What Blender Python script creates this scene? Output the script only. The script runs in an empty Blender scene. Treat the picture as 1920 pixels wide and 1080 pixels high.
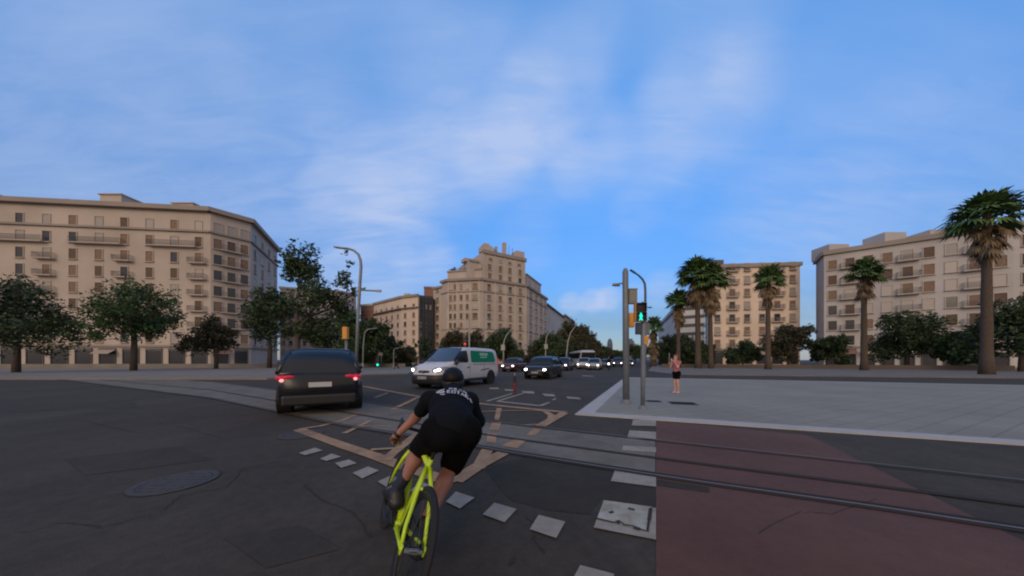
import bpy, math, random
import numpy as np
from mathutils import Vector, Matrix
from mathutils.bvhtree import BVHTree
random.seed(7)
SC = bpy.context.scene
COL = SC.collection
R = math.radians
# ------------------------------------------------------------------ camera, world, sun, exposure
F, CH, HOR, CXP = 560.0, 1.4, 675.0, 960.0        # focal length in px of a 1920 wide frame, eye height, horizon row
cd = bpy.data.cameras.new('camera'); cam = bpy.data.objects.new('camera', cd); COL.objects.link(cam)
cam.location = (0, 0, CH); cam.rotation_euler = (R(90), 0, 0)
cd.sensor_width = 36; cd.lens = 36 * F / 1920; cd.shift_y = (HOR - 540) / 1920
cd.clip_start = 0.05; cd.clip_end = 9000
SC.camera = cam
SC.view_settings.view_transform = 'Standard'; SC.view_settings.look = 'None'
SC.view_settings.exposure = 0.0; SC.view_settings.gamma = 1.0
SC.cycles.pixel_filter_type = 'BLACKMAN_HARRIS'; SC.cycles.filter_width = 2.1
SC.cycles.use_denoising = True
SC.cycles.max_bounces = 6
SUN_EL, SUN_ROT = 22.0, 196.0
world = bpy.data.worlds.new('World'); SC.world = world; world.use_nodes = True

def sky():
    nt = world.node_tree; N = nt.nodes; L = nt.links; N.clear()
    out = N.new('ShaderNodeOutputWorld'); bg = N.new('ShaderNodeBackground')
    bg.inputs['Strength'].default_value = 0.15
    st = N.new('ShaderNodeTexSky'); st.sky_type = 'NISHITA'; st.sun_disc = False
    st.sun_elevation = R(SUN_EL); st.sun_rotation = R(SUN_ROT)
    st.air_density = 1.0; st.dust_density = 0.3; st.ozone_density = 6.0; st.altitude = 0
    tc = N.new('ShaderNodeTexCoord')
    def m(op, a, b=None, c=None, clamp=False):
        n = N.new('ShaderNodeMath'); n.operation = op; n.use_clamp = clamp
        for i, v in enumerate((a, b, c)):
            if v is None: continue
            if isinstance(v, (int, float)): n.inputs[i].default_value = v
            else: L.new(v, n.inputs[i])
        return n.outputs[0]
    def blob(px, py, rad, soft):        # soft patch of veil around a compass direction
        d = Vector(((px - CXP) / F, 1, (HOR - py) / F)).normalized()
        n = N.new('ShaderNodeVectorMath'); n.operation = 'DOT_PRODUCT'
        L.new(tc.outputs['Generated'], n.inputs[0]); n.inputs[1].default_value = d
        mr = N.new('ShaderNodeMapRange'); mr.interpolation_type = 'SMOOTHSTEP'
        L.new(n.outputs['Value'], mr.inputs[0])
        mr.inputs[1].default_value = math.cos(R(rad + soft)); mr.inputs[2].default_value = math.cos(R(max(0, rad - soft)))
        return mr.outputs[0]
    # cirrus noise on a sheet high overhead
    sep = N.new('ShaderNodeSeparateXYZ'); L.new(tc.outputs['Generated'], sep.inputs[0])
    zz = m('ADD', m('MAXIMUM', sep.outputs[2], 0.0), 0.28)
    cb = N.new('ShaderNodeCombineXYZ')
    L.new(m('DIVIDE', sep.outputs[0], zz), cb.inputs[0]); L.new(m('DIVIDE', sep.outputs[1], zz), cb.inputs[1])
    mp = N.new('ShaderNodeMapping'); L.new(cb.outputs[0], mp.inputs[0])
    mp.inputs['Rotation'].default_value = (0, 0, R(-38)); mp.inputs['Scale'].default_value = (0.8, 2.0, 1)
    mp.inputs['Location'].default_value = (3.1, 1.7, 0)
    n1 = N.new('ShaderNodeTexNoise'); L.new(mp.outputs[0], n1.inputs['Vector'])
    n1.inputs['Scale'].default_value = 1.1; n1.inputs['Detail'].default_value = 5; n1.inputs['Roughness'].default_value = 0.42
    n1.inputs['Distortion'].default_value = 0.5
    v = m('ADD', 0.07, 0.0)
    for px, py, rad, soft, amp in ((930, 290, 3, 5, .30), (860, 315, 4, 6, .20), (780, 330, 4, 6, .18), (700, 330, 5, 6, .20), (665, 400, 4, 5, .24), (740, 385, 3, 5, .16), (990, 215, 3, 5, .26),
                                   (1040, 160, 3, 5, .20), (1090, 110, 3, 5, .10), (1190, 40, 5, 5, .12), (900, 200, 7, 8, .14), (1010, 300, 4, 5, .16), (1100, 285, 4, 4, .24), (1210, 275, 4, 5, .26), (1310, 210, 5, 5, .30),
                                   (1320, 60, 5, 5, .20), (850, 130, 6, 6, .14), (720, 60, 8, 8, .05), (1190, 398, 2, 3, .16), (1080, 325, 2, 3, .14), (1250, 380, 2, 3, .08), (740, 180, 4, 5, -.08), (1235, 125, 4, 4, -.2),
                                   (1110, 566, 1.2, 1.6, .50), (1070, 570, 1.2, 1.6, .45), (1140, 559, 1.2, 1.6, .45), (1185, 552, 1.2, 1.4, .25), (1240, 545, 2, 2, .30), (1100, 600, 5, 5, .10), (790, 480, 3, 4, .30), (840, 500, 2, 3, .14), (690, 540, 6, 5, .25), (990, 455, 3, 4, .14),
                                   (240, 250, 26, 18, .22), (420, 330, 12, 10, .12), (1650, 480, 12, 10, .25), (1500, 300, 8, 8, .12)):
        v = m('MULTIPLY_ADD', blob(px, py, rad, soft), amp, v)
    n2 = N.new('ShaderNodeTexNoise'); L.new(mp.outputs[0], n2.inputs['Vector']); n2.inputs['Scale'].default_value = 4.0; n2.inputs['Detail'].default_value = 6; n2.inputs['Roughness'].default_value = 0.5; n2.inputs['Distortion'].default_value = 1.0
    mp3 = N.new('ShaderNodeMapping'); L.new(cb.outputs[0], mp3.inputs[0]); mp3.inputs['Rotation'].default_value = (0, 0, R(-28)); mp3.inputs['Scale'].default_value = (1.6, 7.0, 1)
    n3 = N.new('ShaderNodeTexNoise'); L.new(mp3.outputs[0], n3.inputs['Vector']); n3.inputs['Scale'].default_value = 2.2; n3.inputs['Detail'].default_value = 8; n3.inputs['Roughness'].default_value = 0.62; n3.inputs['Distortion'].default_value = 0.6
    tex = m('MULTIPLY_ADD', n1.outputs['Fac'], 1.2, m('MULTIPLY_ADD', n2.outputs['Fac'], 1.0, m('MULTIPLY_ADD', n3.outputs['Fac'], 0.95, -0.66)))
    fac = m('MINIMUM', m('MULTIPLY', m('MAXIMUM', v, 0.0), m('MAXIMUM', tex, 0.0)), 0.85)
    rp = N.new('ShaderNodeValToRGB'); L.new(sep.outputs[2], rp.inputs[0]); e = rp.color_ramp.elements
    for i, (p, c) in enumerate(TINT):
        if i >= 2: e.new(p)
    for i, (p, c) in enumerate(TINT): e[i].position = p; e[i].color = (*[q / 3 for q in c], 1)
    tint = N.new('ShaderNodeMix'); tint.data_type = 'RGBA'; tint.blend_type = 'MULTIPLY'; tint.inputs[0].default_value = 1
    sc3 = N.new('ShaderNodeVectorMath'); sc3.operation = 'SCALE'; L.new(rp.outputs[0], sc3.inputs[0]); sc3.inputs[3].default_value = 3.0
    L.new(st.outputs[0], tint.inputs[6]); L.new(sc3.outputs[0], tint.inputs[7])
    mx = N.new('ShaderNodeMix'); mx.data_type = 'RGBA'
    L.new(fac, mx.inputs[0]); L.new(tint.outputs[2], mx.inputs[6]); mx.inputs[7].default_value = CLOUD
    # unseen warm cloud added behind the camera to offset the blue skylight
    wr = N.new('ShaderNodeMapRange'); wr.interpolation_type = 'SMOOTHSTEP'; L.new(sep.outputs[1], wr.inputs[0]); wr.inputs[1].default_value = 0.10; wr.inputs[2].default_value = -0.45; wr.inputs[3].default_value = 0; wr.inputs[4].default_value = 0.9
    mx2 = N.new('ShaderNodeMix'); mx2.data_type = 'RGBA'; L.new(wr.outputs[0], mx2.inputs[0]); L.new(mx.outputs[2], mx2.inputs[6]); mx2.inputs[7].default_value = WARM
    L.new(mx2.outputs[2], bg.inputs['Color']); L.new(bg.outputs[0], out.inputs[0])
TINT = ((0.0, (.46, .40, .40)), (0.12, (.50, .50, .50)), (0.24, (.62, .85, 1.0)), (0.40, (.85, 1.25, 1.45)), (0.75, (2.0, 2.45, 2.45)))   # tone of the clear sky by height
CLOUD = (3.3, 4.0, 5.7, 1); WARM = (4.6, 3.7, 3.2, 1)
sky()
sd = bpy.data.lights.new('sun', 'SUN'); sun = bpy.data.objects.new('sun', sd); COL.objects.link(sun)
sd.energy = 1.15; sd.angle = R(32); sd.color = (1.0, 0.76, 0.56)
_a = R(SUN_ROT); _sv = Vector((math.sin(_a) * math.cos(R(SUN_EL)), math.cos(_a) * math.cos(R(SUN_EL)), math.sin(R(SUN_EL))))
sun.rotation_euler = _sv.to_track_quat('Z', 'Y').to_euler(); sun.location = (0, -20, 60)

# ------------------------------------------------------------------ helpers
def G(px, py, z=0.0):
    """ground point seen at a pixel of the 1920 frame"""
    Y = F * (CH - z) / (py - HOR)
    return Vector(((px - CXP) / F * Y, Y, z))
def P(px, py, Y):
    return Vector(((px - CXP) / F * Y, Y, CH + (HOR - py) / F * Y))

def mat(name, col, rough=0.7, metal=0.0, noise=0.0, nscale=5.0, bump=0.0, bscale=40.0, emit=None, estr=0.0, col2=None, spec=None, coat=0.0, detail=4):
    m = bpy.data.materials.new(name); m.use_nodes = True
    nt = m.node_tree; b = nt.nodes['Principled BSDF']
    b.inputs['Base Color'].default_value = (*col, 1); b.inputs['Roughness'].default_value = rough; b.inputs['Metallic'].default_value = metal
    if spec is not None: b.inputs['Specular IOR Level'].default_value = spec
    if coat: b.inputs['Coat Weight'].default_value = coat
    if emit: b.inputs['Emission Color'].default_value = (*emit, 1); b.inputs['Emission Strength'].default_value = estr
    if noise or col2:
        tc = nt.nodes.new('ShaderNodeTexCoord'); n = nt.nodes.new('ShaderNodeTexNoise')
        nt.links.new(tc.outputs['Object'], n.inputs['Vector']); n.inputs['Scale'].default_value = nscale; n.inputs['Detail'].default_value = detail
        n.inputs['Roughness'].default_value = 0.6
        r = nt.nodes.new('ShaderNodeValToRGB'); nt.links.new(n.outputs['Fac'], r.inputs[0])
        c2 = col2 or tuple(c * (1 + noise) for c in col); c1 = col if col2 else tuple(c * (1 - noise) for c in col)
        r.color_ramp.elements[0].position = 0.32; r.color_ramp.elements[0].color = (*c1, 1)
        r.color_ramp.elements[1].position = 0.68; r.color_ramp.elements[1].color = (*c2, 1)
        nt.links.new(r.outputs[0], b.inputs['Base Color'])
    if bump:
        tc = nt.nodes.new('ShaderNodeTexCoord'); n = nt.nodes.new('ShaderNodeTexNoise')
        nt.links.new(tc.outputs['Object'], n.inputs['Vector']); n.inputs['Scale'].default_value = bscale; n.inputs['Detail'].default_value = 3
        bp = nt.nodes.new('ShaderNodeBump'); bp.inputs['Strength'].default_value = bump; bp.inputs['Distance'].default_value = 0.02
        nt.links.new(n.outputs['Fac'], bp.inputs['Height']); nt.links.new(bp.outputs[0], b.inputs['Normal'])
    return m

class MB:
    def __init__(s): s.v = []; s.f = []; s.mi = []; s.cur = 0
    def add(s, vs, fs):
        o = len(s.v); s.v.extend([tuple(v) for v in vs])
        for f in fs: s.f.append(tuple(i + o for i in f)); s.mi.append(s.cur)
        return s
    def box(s, c, d, rz=0.0, M=None):
        hx, hy, hz = d[0] / 2, d[1] / 2, d[2] / 2
        vs = [Vector((x, y, z)) for x in (-hx, hx) for y in (-hy, hy) for z in (-hz, hz)]
        if M is None: M = Matrix.Rotation(rz, 3, 'Z')
        vs = [M @ v + Vector(c) for v in vs]
        return s.add(vs, [(0, 1, 3, 2), (4, 6, 7, 5), (0, 4, 5, 1), (2, 3, 7, 6), (0, 2, 6, 4), (1, 5, 7, 3)])
    def tube(s, pts, r, n=8, caps=True):
        pts = [Vector(p) for p in pts]; rs = r if isinstance(r, (list, tuple)) else [r] * len(pts)
        rings = []; up = None
        for i, p in enumerate(pts):
            d = (pts[min(i + 1, len(pts) - 1)] - pts[max(i - 1, 0)]).normalized()
            if up is None: up = Vector((0, 0, 1)) if abs(d.z) < .9 else Vector((1, 0, 0))
            a = d.cross(up).normalized(); b = a.cross(d).normalized(); up = b
            rings.append([p + (a * math.cos(t) + b * math.sin(t)) * rs[i] for t in [2 * math.pi * k / n for k in range(n)]])
        vs = [q for ring in rings for q in ring]; fs = []
        for i in range(len(pts) - 1):
            for k in range(n):
                fs.append((i * n + k, i * n + (k + 1) % n, (i + 1) * n + (k + 1) % n, (i + 1) * n + k))
        if caps: fs.append(tuple(range(n))[::-1]); fs.append(tuple((len(pts) - 1) * n + k for k in range(n)))
        return s.add(vs, fs)
    def lathe(s, prof, n=24, axis='Z', c=(0, 0, 0), closed=False):
        vs = []
        for (r, h) in prof:
            for k in range(n):
                t = 2 * math.pi * k / n; x, y = r * math.cos(t), r * math.sin(t)
                v = (x, y, h) if axis == 'Z' else ((x, h, y) if axis == 'Y' else (h, x, y))
                vs.append(Vector(v) + Vector(c))
        fs = []; m = len(prof)
        for i in range(m if closed else m - 1):
            j = (i + 1) % m
            for k in range(n): fs.append((i * n + k, i * n + (k + 1) % n, j * n + (k + 1) % n, j * n + k))
        return s.add(vs, fs)
    def prism(s, poly, z0, z1):
        n = len(poly)
        vs = [(p[0], p[1], z0) for p in poly] + [(p[0], p[1], z1) for p in poly]
        fs = [tuple(range(n))[::-1], tuple(range(n, 2 * n))] + [(i, (i + 1) % n, n + (i + 1) % n, n + i) for i in range(n)]
        return s.add(vs, fs)
    def sheet(s, poly, z):
        return s.add([(p[0], p[1], z) for p in poly], [tuple(range(len(poly)))])
    def strip(s, a, b):
        n = len(a); return s.add(list(a) + list(b), [(i, i + 1, n + i + 1, n + i) for i in range(n - 1)])
    def loft(s, rings, cap=True, closed=True):
        n = len(rings[0]); vs = [v for r in rings for v in r]; fs = []
        for i in range(len(rings) - 1):
            for k in range(n if closed else n - 1):
                fs.append((i * n + k, i * n + (k + 1) % n, (i + 1) * n + (k + 1) % n, (i + 1) * n + k))
        if cap: fs.append(tuple(range(n))[::-1]); fs.append(tuple((len(rings) - 1) * n + k for k in range(n)))
        return s.add(vs, fs)
    def ico(s, c, r, sc=(1, 1, 1), n=10, m=7):
        vs = []; fs = []
        for i in range(m + 1):
            ph = math.pi * i / m
            for k in range(n):
                t = 2 * math.pi * k / n
                vs.append((c[0] + r * sc[0] * math.sin(ph) * math.cos(t), c[1] + r * sc[1] * math.sin(ph) * math.sin(t), c[2] + r * sc[2] * math.cos(ph)))
        for i in range(m):
            for k in range(n): fs.append((i * n + k, (i + 1) * n + k, (i + 1) * n + (k + 1) % n, i * n + (k + 1) % n))
        return s.add(vs, fs)
    def obj(s, name, mats, parent=None, smooth=False, sub=0, bevel=0.0, fixn=False):
        me = bpy.data.meshes.new(name); me.from_pydata(s.v, [], s.f)
        if not isinstance(mats, (list, tuple)): mats = [mats]
        for m in mats: me.materials.append(m)
        if len(mats) > 1: me.polygons.foreach_set('material_index', s.mi)
        if smooth: me.polygons.foreach_set('use_smooth', [True] * len(me.polygons))
        me.update()
        if fixn:
            import bmesh
            bm = bmesh.new(); bm.from_mesh(me); bmesh.ops.recalc_face_normals(bm, faces=bm.faces); bm.to_mesh(me); bm.free()
        o = bpy.data.objects.new(name, me); COL.objects.link(o)
        if parent is not None:
            o.parent = parent
            if parent.get('_abs'): o.location = -parent.location
        if bevel:
            b = o.modifiers.new('bevel', 'BEVEL'); b.width = bevel; b.segments = 2; b.limit_method = 'ANGLE'
        if sub:
            u = o.modifiers.new('sub', 'SUBSURF'); u.levels = sub; u.render_levels = sub
        return o

def thing(name, label, cat, loc=(0, 0, 0), rz=0.0, group=None, absolute=False):
    o = bpy.data.objects.new(name, None); COL.objects.link(o); o.empty_display_size = 0.3
    o.location = loc; o.rotation_euler = (0, 0, rz); o['label'] = label; o['category'] = cat
    if group: o['group'] = group
    if absolute: o['_abs'] = 1
    return o
def tag(o, label, cat, group=None, kind=None):
    o['label'] = label; o['category'] = cat
    if group: o['group'] = group
    if kind: o['kind'] = kind
    return o
def struct(o, label=None):
    o['kind'] = 'structure'
    if label: o['label'] = label
    return o
KIDS = {}
def kids(o): return [c for c in COL.objects if c.parent == o]
def copy_tree(o, parent=None):
    c = o.copy(); COL.objects.link(c); c.parent = parent
    for ch in [x for x in o.children]: copy_tree(ch, c)
    return c

# ------------------------------------------------------------------ materials
M = {}
M['asphalt'] = mat('asphalt', (0.045, 0.037, 0.028), 0.9, col2=(0.062, 0.051, 0.039), nscale=0.35, bump=0.25, bscale=60, spec=.25)
def enrich(m, scale, amt, stretch=(1, 1, 1)):
    nt = m.node_tree; b = nt.nodes['Principled BSDF']; src = b.inputs['Base Color'].links[0].from_socket
    tc = nt.nodes.new('ShaderNodeTexCoord'); mp = nt.nodes.new('ShaderNodeMapping'); nt.links.new(tc.outputs['Object'], mp.inputs[0]); mp.inputs['Scale'].default_value = stretch; mp.inputs['Rotation'].default_value = (0, 0, R(-24))
    n = nt.nodes.new('ShaderNodeTexNoise'); nt.links.new(mp.outputs[0], n.inputs['Vector']); n.inputs['Scale'].default_value = scale; n.inputs['Detail'].default_value = 7; n.inputs['Roughness'].default_value = .75
    mr = nt.nodes.new('ShaderNodeMapRange'); nt.links.new(n.outputs['Fac'], mr.inputs[0]); mr.inputs[1].default_value = .3; mr.inputs[2].default_value = .7; mr.inputs[3].default_value = 1 - amt; mr.inputs[4].default_value = 1 + amt
    mx = nt.nodes.new('ShaderNodeMix'); mx.data_type = 'RGBA'; mx.blend_type = 'MULTIPLY'; mx.inputs[0].default_value = 1
    nt.links.new(src, mx.inputs[6]); nt.links.new(mr.outputs[0], mx.inputs[7]); nt.links.new(mx.outputs[2], b.inputs['Base Color'])
enrich(M['asphalt'], 9.0, .24); enrich(M['asphalt'], 0.8, .20, (1, .12, 1)); enrich(M['asphalt'], 1.7, .14)
M['patch'] = mat('fresh_asphalt', (0.037, 0.031, 0.023), 0.9, noise=0.18, nscale=1.5, bump=0.2, bscale=70, spec=.25)
M['track'] = mat('track_concrete', (0.150, 0.132, 0.108), 0.85, noise=0.22, nscale=1.2, bump=0.2, spec=.25)
M['iron'] = mat('cast_iron', (0.055, 0.050, 0.046), .7, 0.2, noise=.3, nscale=20)
M['rail'] = mat('rail_steel', (0.040, 0.035, 0.030), 0.85, 0.0, spec=.15)
M['railtop'] = mat('rail_top', (0.16, 0.145, 0.125), 0.6, 0.0)
M['red'] = mat('red_cycle_asphalt', (0.086, 0.036, 0.024), 0.9, col2=(0.110, 0.050, 0.034), nscale=0.7, bump=0.25, bscale=60)
M['tan'] = mat('box_paint', (0.235, 0.135, 0.066), 0.85, col2=(0.375, 0.235, 0.128), nscale=2.5)
M['white'] = mat('road_white', (0.225, 0.198, 0.158), 0.85, col2=(0.31, 0.272, 0.22), nscale=3.0)
M['pave'] = mat('paving', (0.26, 0.27, 0.285), 0.8, noise=0.10, nscale=0.5)
M['kerb'] = mat('kerb_stone', (0.38, 0.36, 0.33), 0.8, noise=0.08, nscale=2)
M['farpave'] = mat('far_paving', (0.19, 0.17, 0.14), 0.85, noise=0.15, nscale=0.4)
M['black'] = mat('black_plastic', (0.012, 0.012, 0.013), 0.5)
M['grate'] = mat('grate_iron', (0.022, 0.022, 0.024), .9, spec=.1)
M['rubber'] = mat('rubber', (0.010, 0.010, 0.010), 0.85)
M['glass'] = mat('car_glass', (0.010, 0.015, 0.022), 0.08, spec=0.45)
M['rim'] = mat('alloy', (0.22, 0.22, 0.23), 0.35, 0.8)
M['darkrim'] = mat('dark_rim', (0.03, 0.03, 0.03), 0.4, 0.4)
M['lamp'] = mat('lit_headlamp', (1, 1, 1), 0.2, emit=(1, 0.97, 0.92), estr=7)
M['lampdim'] = mat('lit_lamp_far', (1, 1, 1), 0.2, emit=(1, 0.96, 0.9), estr=4.5)
M['tail'] = mat('tail_red', (0.45, 0.01, 0.03), 0.2, emit=(0.9, 0.02, 0.07), estr=0.18)
M['taillit'] = mat('tail_lit', (0.8, 0.3, 0.3), 0.2, emit=(1, 0.45, 0.45), estr=0.9)
M['plate'] = mat('number_plate', (0.45, 0.45, 0.45), 0.5)
M['plateink'] = mat('plate_ink', (0.10, 0.10, 0.11), 0.5)
M['galv'] = mat('galvanised', (0.21, 0.225, 0.235), 0.5, 0.35, noise=0.12, nscale=6)
M['polegrey'] = mat('pole_grey', (0.155, 0.175, 0.19), 0.55, 0.2, noise=0.12, nscale=5)
M['poledark'] = mat('lamp_pole_dark', (0.07, 0.09, 0.11), 0.5, 0.3)
M['polewhite'] = mat('lamp_pole_pale', (0.30, 0.30, 0.28), 0.5, 0.1)
M['orange'] = mat('signal_yellow', (0.62, 0.27, 0.035), 0.5)
M['green_on'] = mat('green_signal', (0, 0.6, 0.4), 0.3, emit=(0.0, 0.85, 0.60), estr=1.6)
M['red_on'] = mat('red_signal', (0.6, 0.02, 0.02), 0.3, emit=(1, 0.05, 0.05), estr=0.7)
M['skin'] = mat('skin', (0.30, 0.135, 0.092), 0.55, noise=0.07, nscale=8)
M['skin2'] = mat('skin_fair', (0.52, 0.30, 0.23), 0.55)
M['jersey'] = mat('jersey', (0.0055, 0.0072, 0.010), 0.9, bump=0.4, bscale=22, spec=.12)
M['shorts'] = mat('shorts', (0.0035, 0.0035, 0.0038), 0.9, bump=0.4, bscale=18, spec=.1)
M['print'] = mat('jersey_print', (0.38, 0.42, 0.50), 0.8)
M['lime'] = mat('lime_frame', (0.50, 0.70, 0.012), 0.35, coat=0.4)
M['bark'] = mat('bark', (0.07, 0.055, 0.042), 0.9, noise=0.3, nscale=8)
M['palmbark'] = mat('palm_bark', (0.085, 0.062, 0.045), 0.95, noise=0.3, nscale=9)

def leafmat(name, c1, c2):
    m = bpy.data.materials.new(name); m.use_nodes = True; nt = m.node_tree; b = nt.nodes['Principled BSDF']
    g = nt.nodes.new('ShaderNodeNewGeometry'); r = nt.nodes.new('ShaderNodeValToRGB')
    nt.links.new(g.outputs['Random Per Island'], r.inputs[0])
    r.color_ramp.elements[0].color = (*c1, 1); r.color_ramp.elements[1].color = (*c2, 1)
    nt.links.new(r.outputs[0], b.inputs['Base Color']); b.inputs['Roughness'].default_value = 0.7
    return m
M['leaf_dark'] = leafmat('leaf_dark', (0.018, 0.036, 0.012), (0.052, 0.085, 0.026))
M['leaf_olive'] = leafmat('leaf_olive', (0.028, 0.032, 0.014), (0.088, 0.080, 0.036))
M['leaf_bright'] = leafmat('leaf_bright', (0.022, 0.050, 0.014), (0.062, 0.115, 0.028))
M['leaf_palm'] = leafmat('leaf_palm', (0.045, 0.100, 0.025), (0.12, 0.20, 0.05))
M['leaf_dry'] = leafmat('leaf_dry', (0.12, 0.085, 0.045), (0.24, 0.17, 0.09))

enrich(M['red'], 8, .14); enrich(M['red'], 1.2, .12); enrich(M['track'], 6, .15); enrich(M['patch'], 8, .15); enrich(M['white'], 14, .16); enrich(M['tan'], 12, .2)
# ------------------------------------------------------------------ the ground
def px_poly(pts, z=0.0): return [G(x, y) for x, y in pts]
mb = MB(); mb.sheet([(-4000, -400), (4000, -400), (4000, 6000), (-4000, 6000)], 0)
struct(mb.obj('road', M['asphalt']))
mb = MB(); mb.sheet(px_poly([(905, 876), (985, 858), (1110, 874), (1228, 896), (1229, 952), (1128, 936), (1105, 965), (1020, 956), (955, 938)]), 0.004)
mb.sheet(px_poly([(1232, 900), (1330, 915), (1330, 925), (1232, 912)]), 0.009)
struct(mb.obj('road_patch', M['patch']))
# red cycle lane, running along the avenue direction towards (1230, horizon)
lane_n = Vector((0.901, -0.434, 0))
def lane_line(off, y0, y1):
    a = G(1230, y0) ; b = G(1230, y1)
    return a + lane_n * off, b + lane_n * off
a, b = lane_line(0, 789.5, 1240); c, d = lane_line(2.55, 789.5, 1240)
mb = MB(); mb.sheet([a, b, d, c + Vector((-0.10, -0.2, 0))], 0.005); struct(mb.obj('cycle_lane', M['red']))
# tram track band
TA = [(-900, 677.6), (0, 690), (400, 716), (645, 748), (790, 772), (900, 789.5), (1010, 803), (1180, 822), (1347, 841), (1600, 869), (1920, 905), (2300, 950)]
TC = [(-900, 678.2), (0, 697), (400, 746), (645, 796), (790, 818), (880, 832), (953, 845), (1100, 868), (1230, 888), (1347, 905), (1640, 946), (1920, 988), (2300, 1045)]
def interp(T, x):
    for (x0, y0), (x1, y1) in zip(T, T[1:]):
        if x0 <= x <= x1: return y0 + (y1 - y0) * (x - x0) / (x1 - x0)
xs = [-900, -600, -300, 0, 200, 400, 520, 645, 720, 790, 850, 900, 953, 1010, 1100, 1180, 1228.5]
mb = MB(); mb.strip([G(x, interp(TA, x)) + Vector((0, 0, .008)) for x in xs], [G(x, interp(TC, x)) + Vector((0, 0, .008)) for x in xs])
xs2 = [1446, 1500, 1600, 1700, 1800, 1920, 2200]
struct(mb.obj('track_bed', M['track']))
def railpath(T, off=0.0, w=1.0):
    return [(x, interp(T, x) + off) for x in range(-880, 2280, 40)]
def ground_ribbon(mb, pts, w, z):
    p = [G(x, y) for x, y in pts]; a = []; b = []
    for i, q in enumerate(p):
        d = (p[min(i + 1, len(p) - 1)] - p[max(i - 1, 0)]).normalized(); n = Vector((-d.y, d.x, 0))
        a.append((q.x + n.x * w / 2, q.y + n.y * w / 2, z)); b.append((q.x - n.x * w / 2, q.y - n.y * w / 2, z))
    mb.strip(a, b)
rails = MB()
mid = [(x, interp(TA, x) * 0.46 + interp(TC, x) * 0.54) for x in range(-880, 2280, 40)]
ground_ribbon(rails, railpath(TA, 0.5), 0.035, 0.017)
ground_ribbon(rails, mid, 0.09, 0.017)
ground_ribbon(rails, [(x, y) for x, y in railpath(TC, 1.0)], 0.04, 0.017)
ground_ribbon(rails, [(x, interp(TC, x) + 7.5 * (interp(TC, x) - 675) / 200) for x in range(-880, 2280, 40)], 0.045, 0.017)
rails.cur = 1
ground_ribbon(rails, [(x, interp(TA, x) + 0.5 - 2.2 * (interp(TA, x) - 675) / 150) for x in range(-880, 2280, 40)], 0.022, 0.020)
ground_ribbon(rails, [(x, interp(TC, x) + 4.6 * (interp(TC, x) - 675) / 200) for x in range(-880, 2280, 40)], 0.028, 0.021)
struct(rails.obj('tram_rails', [M['rail'], M['railtop']]))
# tan box junction paint
bx = MB(); Z = 0.013
def poly(mb, pts, z=Z): mb.sheet(px_poly(pts), z)
def line(mb, pts, w, z=Z): ground_ribbon(mb, pts, w, z)
line(bx, [(560, 806), (645, 837), (700, 855), (760, 877), (800, 890), (850, 907)], 0.207)
line(bx, [(853, 904), (895, 876), (946, 849)], 0.207, Z + .001)
line(bx, [(896, 880), (905, 862), (914, 844)], 0.183, Z + .002)
poly(bx, [(912, 830), (930, 832), (931, 815), (914, 813)]); poly(bx, [(940, 837), (970, 842), (987, 827), (970, 823)])
poly(bx, [(918, 807), (935, 807), (940, 793), (922, 793)]); poly(bx, [(988, 817), (1004, 817.5), (1017, 805), (1000, 804)])
poly(bx, [(931, 766), (941, 766), (936, 789), (927, 787.5)])
line(bx, [(684, 725), (714, 731), (779, 743), (886, 756), (960, 764), (1062, 774)], 0.207, Z + .003)
line(bx, [(1058, 775), (1036, 787), (1013, 800)], 0.244, Z + .004)
line(bx, [(1023, 773), (1034, 780), (1032, 788)], 0.171, Z + .005); line(bx, [(1014, 796.5), (982, 798.5)], 0.067, Z + .006)
line(bx, [(890, 773.5), (957, 771), (1007, 771), (1026, 773)], 0.085, Z + .007)
line(bx, [(672, 801), (700, 800), (735, 801)], 0.085, Z + .003); line(bx, [(645, 814), (668, 803), (694, 790)], 0.110, Z + .004)
line(bx, [(786, 812), (762, 831), (736, 852), (722, 866)], 0.159, Z + .005); line(bx, [(695, 845), (744, 842), (778, 844)], 0.098, Z + .006)
line(bx, [(703, 746), (727, 737)], 0.122, Z + .001); line(bx, [(736, 768), (760, 757), (784, 745)], 0.146, Z + .001)
line(bx, [(560, 806), (600, 800), (640, 790), (668, 778)], 0.122, Z + .002)
line(bx, [(684, 725), (600, 716), (500, 706)], 0.207, Z + .001)
struct(bx.obj('box_junction_marking', M['tan']))
# white paint
wh = MB()
for q in ([(628, 870), (654, 863.5), (669, 870), (640, 879)], [(661, 888.5), (690, 876.5), (711, 884), (679, 899)],
          [(708, 905), (734, 893), (757, 902), (729, 918)], [(768, 922), (790, 906), (822, 916), (798, 936)],
          [(836, 943), (855, 924), (890, 935.5), (862, 956)], [(905, 967), (927, 945), (969, 957), (946, 982)],
          [(993, 995), (1010, 968), (1060, 981), (1043, 1012)], [(1068, 1100), (1088, 1063), (1152, 1080), (1140, 1124)],
          [(600, 862), (622, 852), (640, 858), (612, 866)], [(560, 851), (590, 841), (606, 846), (572, 855)],
          [(1187, 787.5), (1230, 789), (1230, 800), (1184, 799)], [(1180, 808), (1230, 811), (1230, 825), (1176, 822)],
          [(1168, 837), (1230, 840), (1230, 850), (1166, 846)], [(1153, 884), (1230, 897), (1230, 915), (1145, 904)]):
    poly(wh, q, 0.014)
for q in ([(916, 727.3), (934, 727.3), (936, 730), (919, 730)], [(945, 730), (962, 731), (963, 733.5), (948, 733)], [(978, 733.5), (1000, 734.5), (1003, 738.5), (983, 738)],
          [(1016, 738.5), (1038, 740), (1042, 744), (1022, 743)], [(1061, 744), (1085, 746), (1090, 749.5), (1065, 748)],
          [(1034, 750.5), (1041, 747), (1044, 748), (1038, 751.5)]):
    poly(wh, q, 0.014)
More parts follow.
